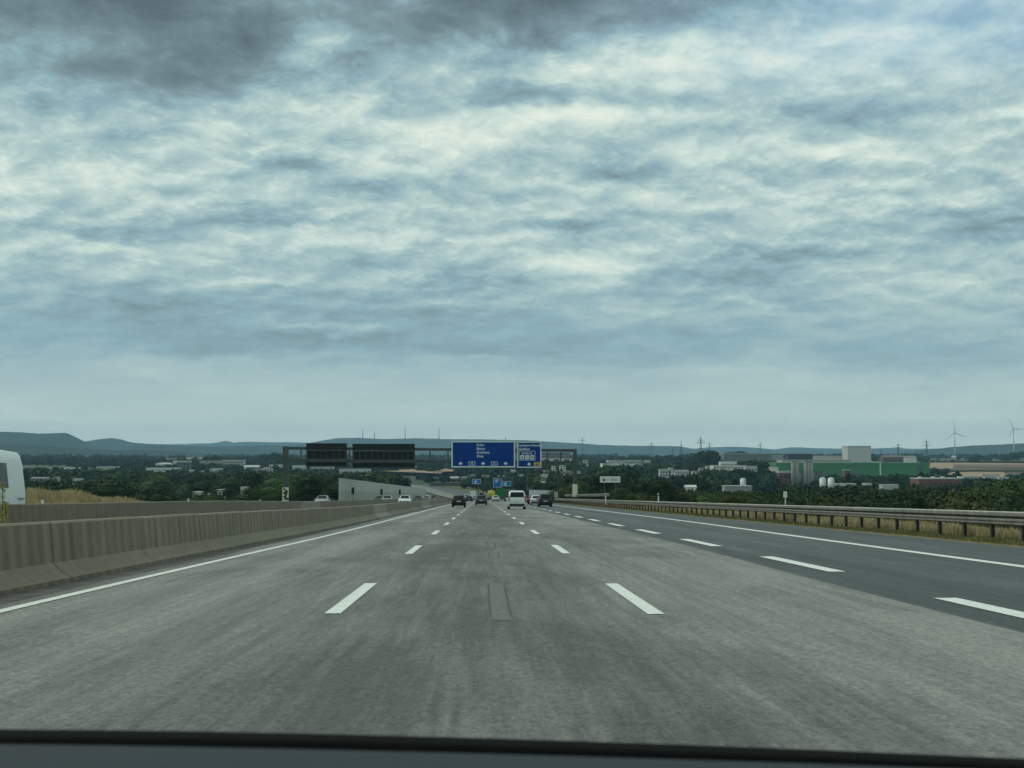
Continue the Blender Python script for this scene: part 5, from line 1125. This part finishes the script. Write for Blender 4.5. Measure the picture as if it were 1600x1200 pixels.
# yellow tanker
Y = 470; tk = empty('tanker_truck', (xat(768, Y), Y, zr(Y)+.012)); tk.rotation_euler = (-math.atan(S), 0, 0); tag(tk, 'yellow round-ended tanker truck left of the green truck', 'truck')
MB().tube([(0,-.35,2.15),(0,-.2,2.15),(0,0,2.15),(0,7,2.15),(0,7.3,2.15)], [.3,.95,1.18,1.18,.8], 20).build('tank', paint('tanker_yellow', (.55, .43, .03)), tk, True)
MB().tube([(0,-.40,2.1),(0,-.352,2.1)], .33, 12).build('manhole', M['wall_beige'], tk); MB().box(-1.2, 1.2, -.1, .1, .75, 1.0).build('tail_board', M['red_lamp'], tk); MB().box(-.5, .5, 0, 9, .6, .95).build('chassis', M['under'], tk)
MB().ext([(-1.2, .8), (1.2, .8), (1.2, 2.8), (1.0, 3.1), (-1.0, 3.1), (-1.2, 2.8)], 7.6, 9.4).build('cab', wht, tk)
tw = MB().tube([(-.2,0,0),(.2,0,0)], .48, 16).mesh('tyre', M['tyre'])
for wy in (1.0, 2.2, 8.4):
    for sg in (-1, 1): place(tw, 'wheel', tk, (sg*1.0, wy, .48))
# near oncoming delivery van at the left edge (drives towards us: its tail is at the right)
VY = 47.0; tail = at(40.5, 787, VY)
w_ = 1.02; H_ = 2.78
vst = [(0,.42,1.28,1.30,w_*.97,w_*.96,w_*.93),(.03,.36,1.46,2.42,w_*.985,w_*.97,w_*.84),(.12,.34,1.50,H_-.12,w_,w_*.975,w_*.85),(.38,.32,1.52,H_-.02,w_,w_*.98,w_*.84),(1.2,.32,1.52,H_,w_,w_*.98,w_*.84),(3.6,.32,1.52,H_-.02,w_,w_*.98,w_*.84),(4.5,.32,1.3,1.45,w_,w_*.97,w_*.84),(5.4,.36,1.0,1.15,w_*.97,w_*.94,w_*.8),(5.6,.42,.8,.9,w_*.88,w_*.87,w_*.7)]
vx = -15.35
vYr = (vx + w_) / at(41, 787, 1).x      # depth of the tail corner seen at px 40
vYr = abs(vYr)
van = car('delivery_van', 'silver-white high roof van on the oncoming lanes at the left photo edge', vx, vYr, vst, 2.04, vanw, heading=1, strips=(3, 5), wheels=(1.1, 4.3), wr=.36, rear_glass=False, sidewin=[(1.72, 3.15), (3.25, 4.2)], glassm='glass_pale', tall_lamp=True, cat='van')
for sg in (-1, 1):
    for (ya, yb, za, zb_) in ((.18, .85, 1.28, 1.30), (.15, 4.4, 1.02, 1.045), (.15, 4.4, .82, .85), (.25, 3.9, 2.22, 2.235)):
        x = sg * (w_ * (1.0 if za < 1.3 else .86)); MB().box(x - .012, x + .012, ya, yb, za, zb_).build('trim_line', M['gantry_mid'], van)
# ------------------------------------------------------------------ dashboard of the car we look out of
def dpt(px, py, d):
    q = CM @ Vector(((px - 800) / F, (600 - py) / F, -1)); return Vector((0, 0, EYE)) + q * (d / q.y)
dash_root = empty('car_dashboard', (0, .9, EYE - .2)); tag(dash_root, 'slate coloured dashboard top with a black front edge along the bottom of the photo', 'dashboard')
off = dash_root.location
def edge(px, b0): u = max(px, 0) / 1600; return (1154 + 42 * u ** 1.4 if b0 > 1150 else 1147 + 46 * u ** 1.6) + min(px, 0) * .012
m = MB(); n = 40; rows_ = []
for (d, dyp) in ((1.02, 'far'), (.98, 'mid'), (.90, 0), (.70, 1), (.40, 2)):
    rr_ = []
    for i in range(n + 1):
        px = -500 + 2600 * i / n; far = dpt(px, edge(px, 1161), 1.0)
        z = far.z - {'far': .012, 'mid': -.0, 0: .001, 1: .012, 2: .05}[dyp] - .0
        zz = {'far': far.z - .012, 'mid': far.z, 0: far.z - .002, 1: far.z - .016, 2: far.z - .06}[dyp]
        rr_.append((far.x, d + (far.x) * .0, zz))
    rows_.append(rr_)
for r_ in rows_: m.v += [(x - off.x, y_ - off.y, z - off.z) for x, y_, z in r_]
for r_ in range(4):
    for i in range(n): m.f.append((r_*(n+1)+i, r_*(n+1)+i+1, (r_+1)*(n+1)+i+1, (r_+1)*(n+1)+i))
m.build('dashboard_top', M['dash'], dash_root, True)
m = MB()
for (d, up, dn) in ((1.10, 0, 0), (1.16, 1, 0), (1.20, 1, 0), (1.22, 0, 0)):
    for i in range(n + 1):
        px = -500 + 2600 * i / n; a = dpt(px, edge(px, 1145.5), 1.18); z = a.z if up else a.z - .05
        m.v.append((a.x - off.x, d - off.y, z - off.z))
for r_ in range(3):
    for i in range(n): m.f.append((r_*(n+1)+i, r_*(n+1)+i+1, (r_+1)*(n+1)+i+1, (r_+1)*(n+1)+i))
m.build('windscreen_frit', M['dash_edge'], dash_root, True)
# ------------------------------------------------------------------ haze
hz = MB().box(-9000, 9000, -450, 17500, -70, 330); hz.fixn = True
hm = bpy.data.materials.new('haze'); hm.use_nodes = True; k = NT(hm.node_tree); k.n.clear()
pv = k.N('ShaderNodeVolumePrincipled'); pv.inputs['Color'].default_value = (.42, .74, 1.0, 1); pv.inputs['Density'].default_value = 5.2e-5; pv.inputs['Anisotropy'].default_value = 0.0
mo = k.N('ShaderNodeOutputMaterial'); k.l.new(pv.outputs[0], mo.inputs['Volume'])
h_ = hz.build('haze', hm); tag(h_, 'thin bluish summer haze over the valley', kind='stuff')
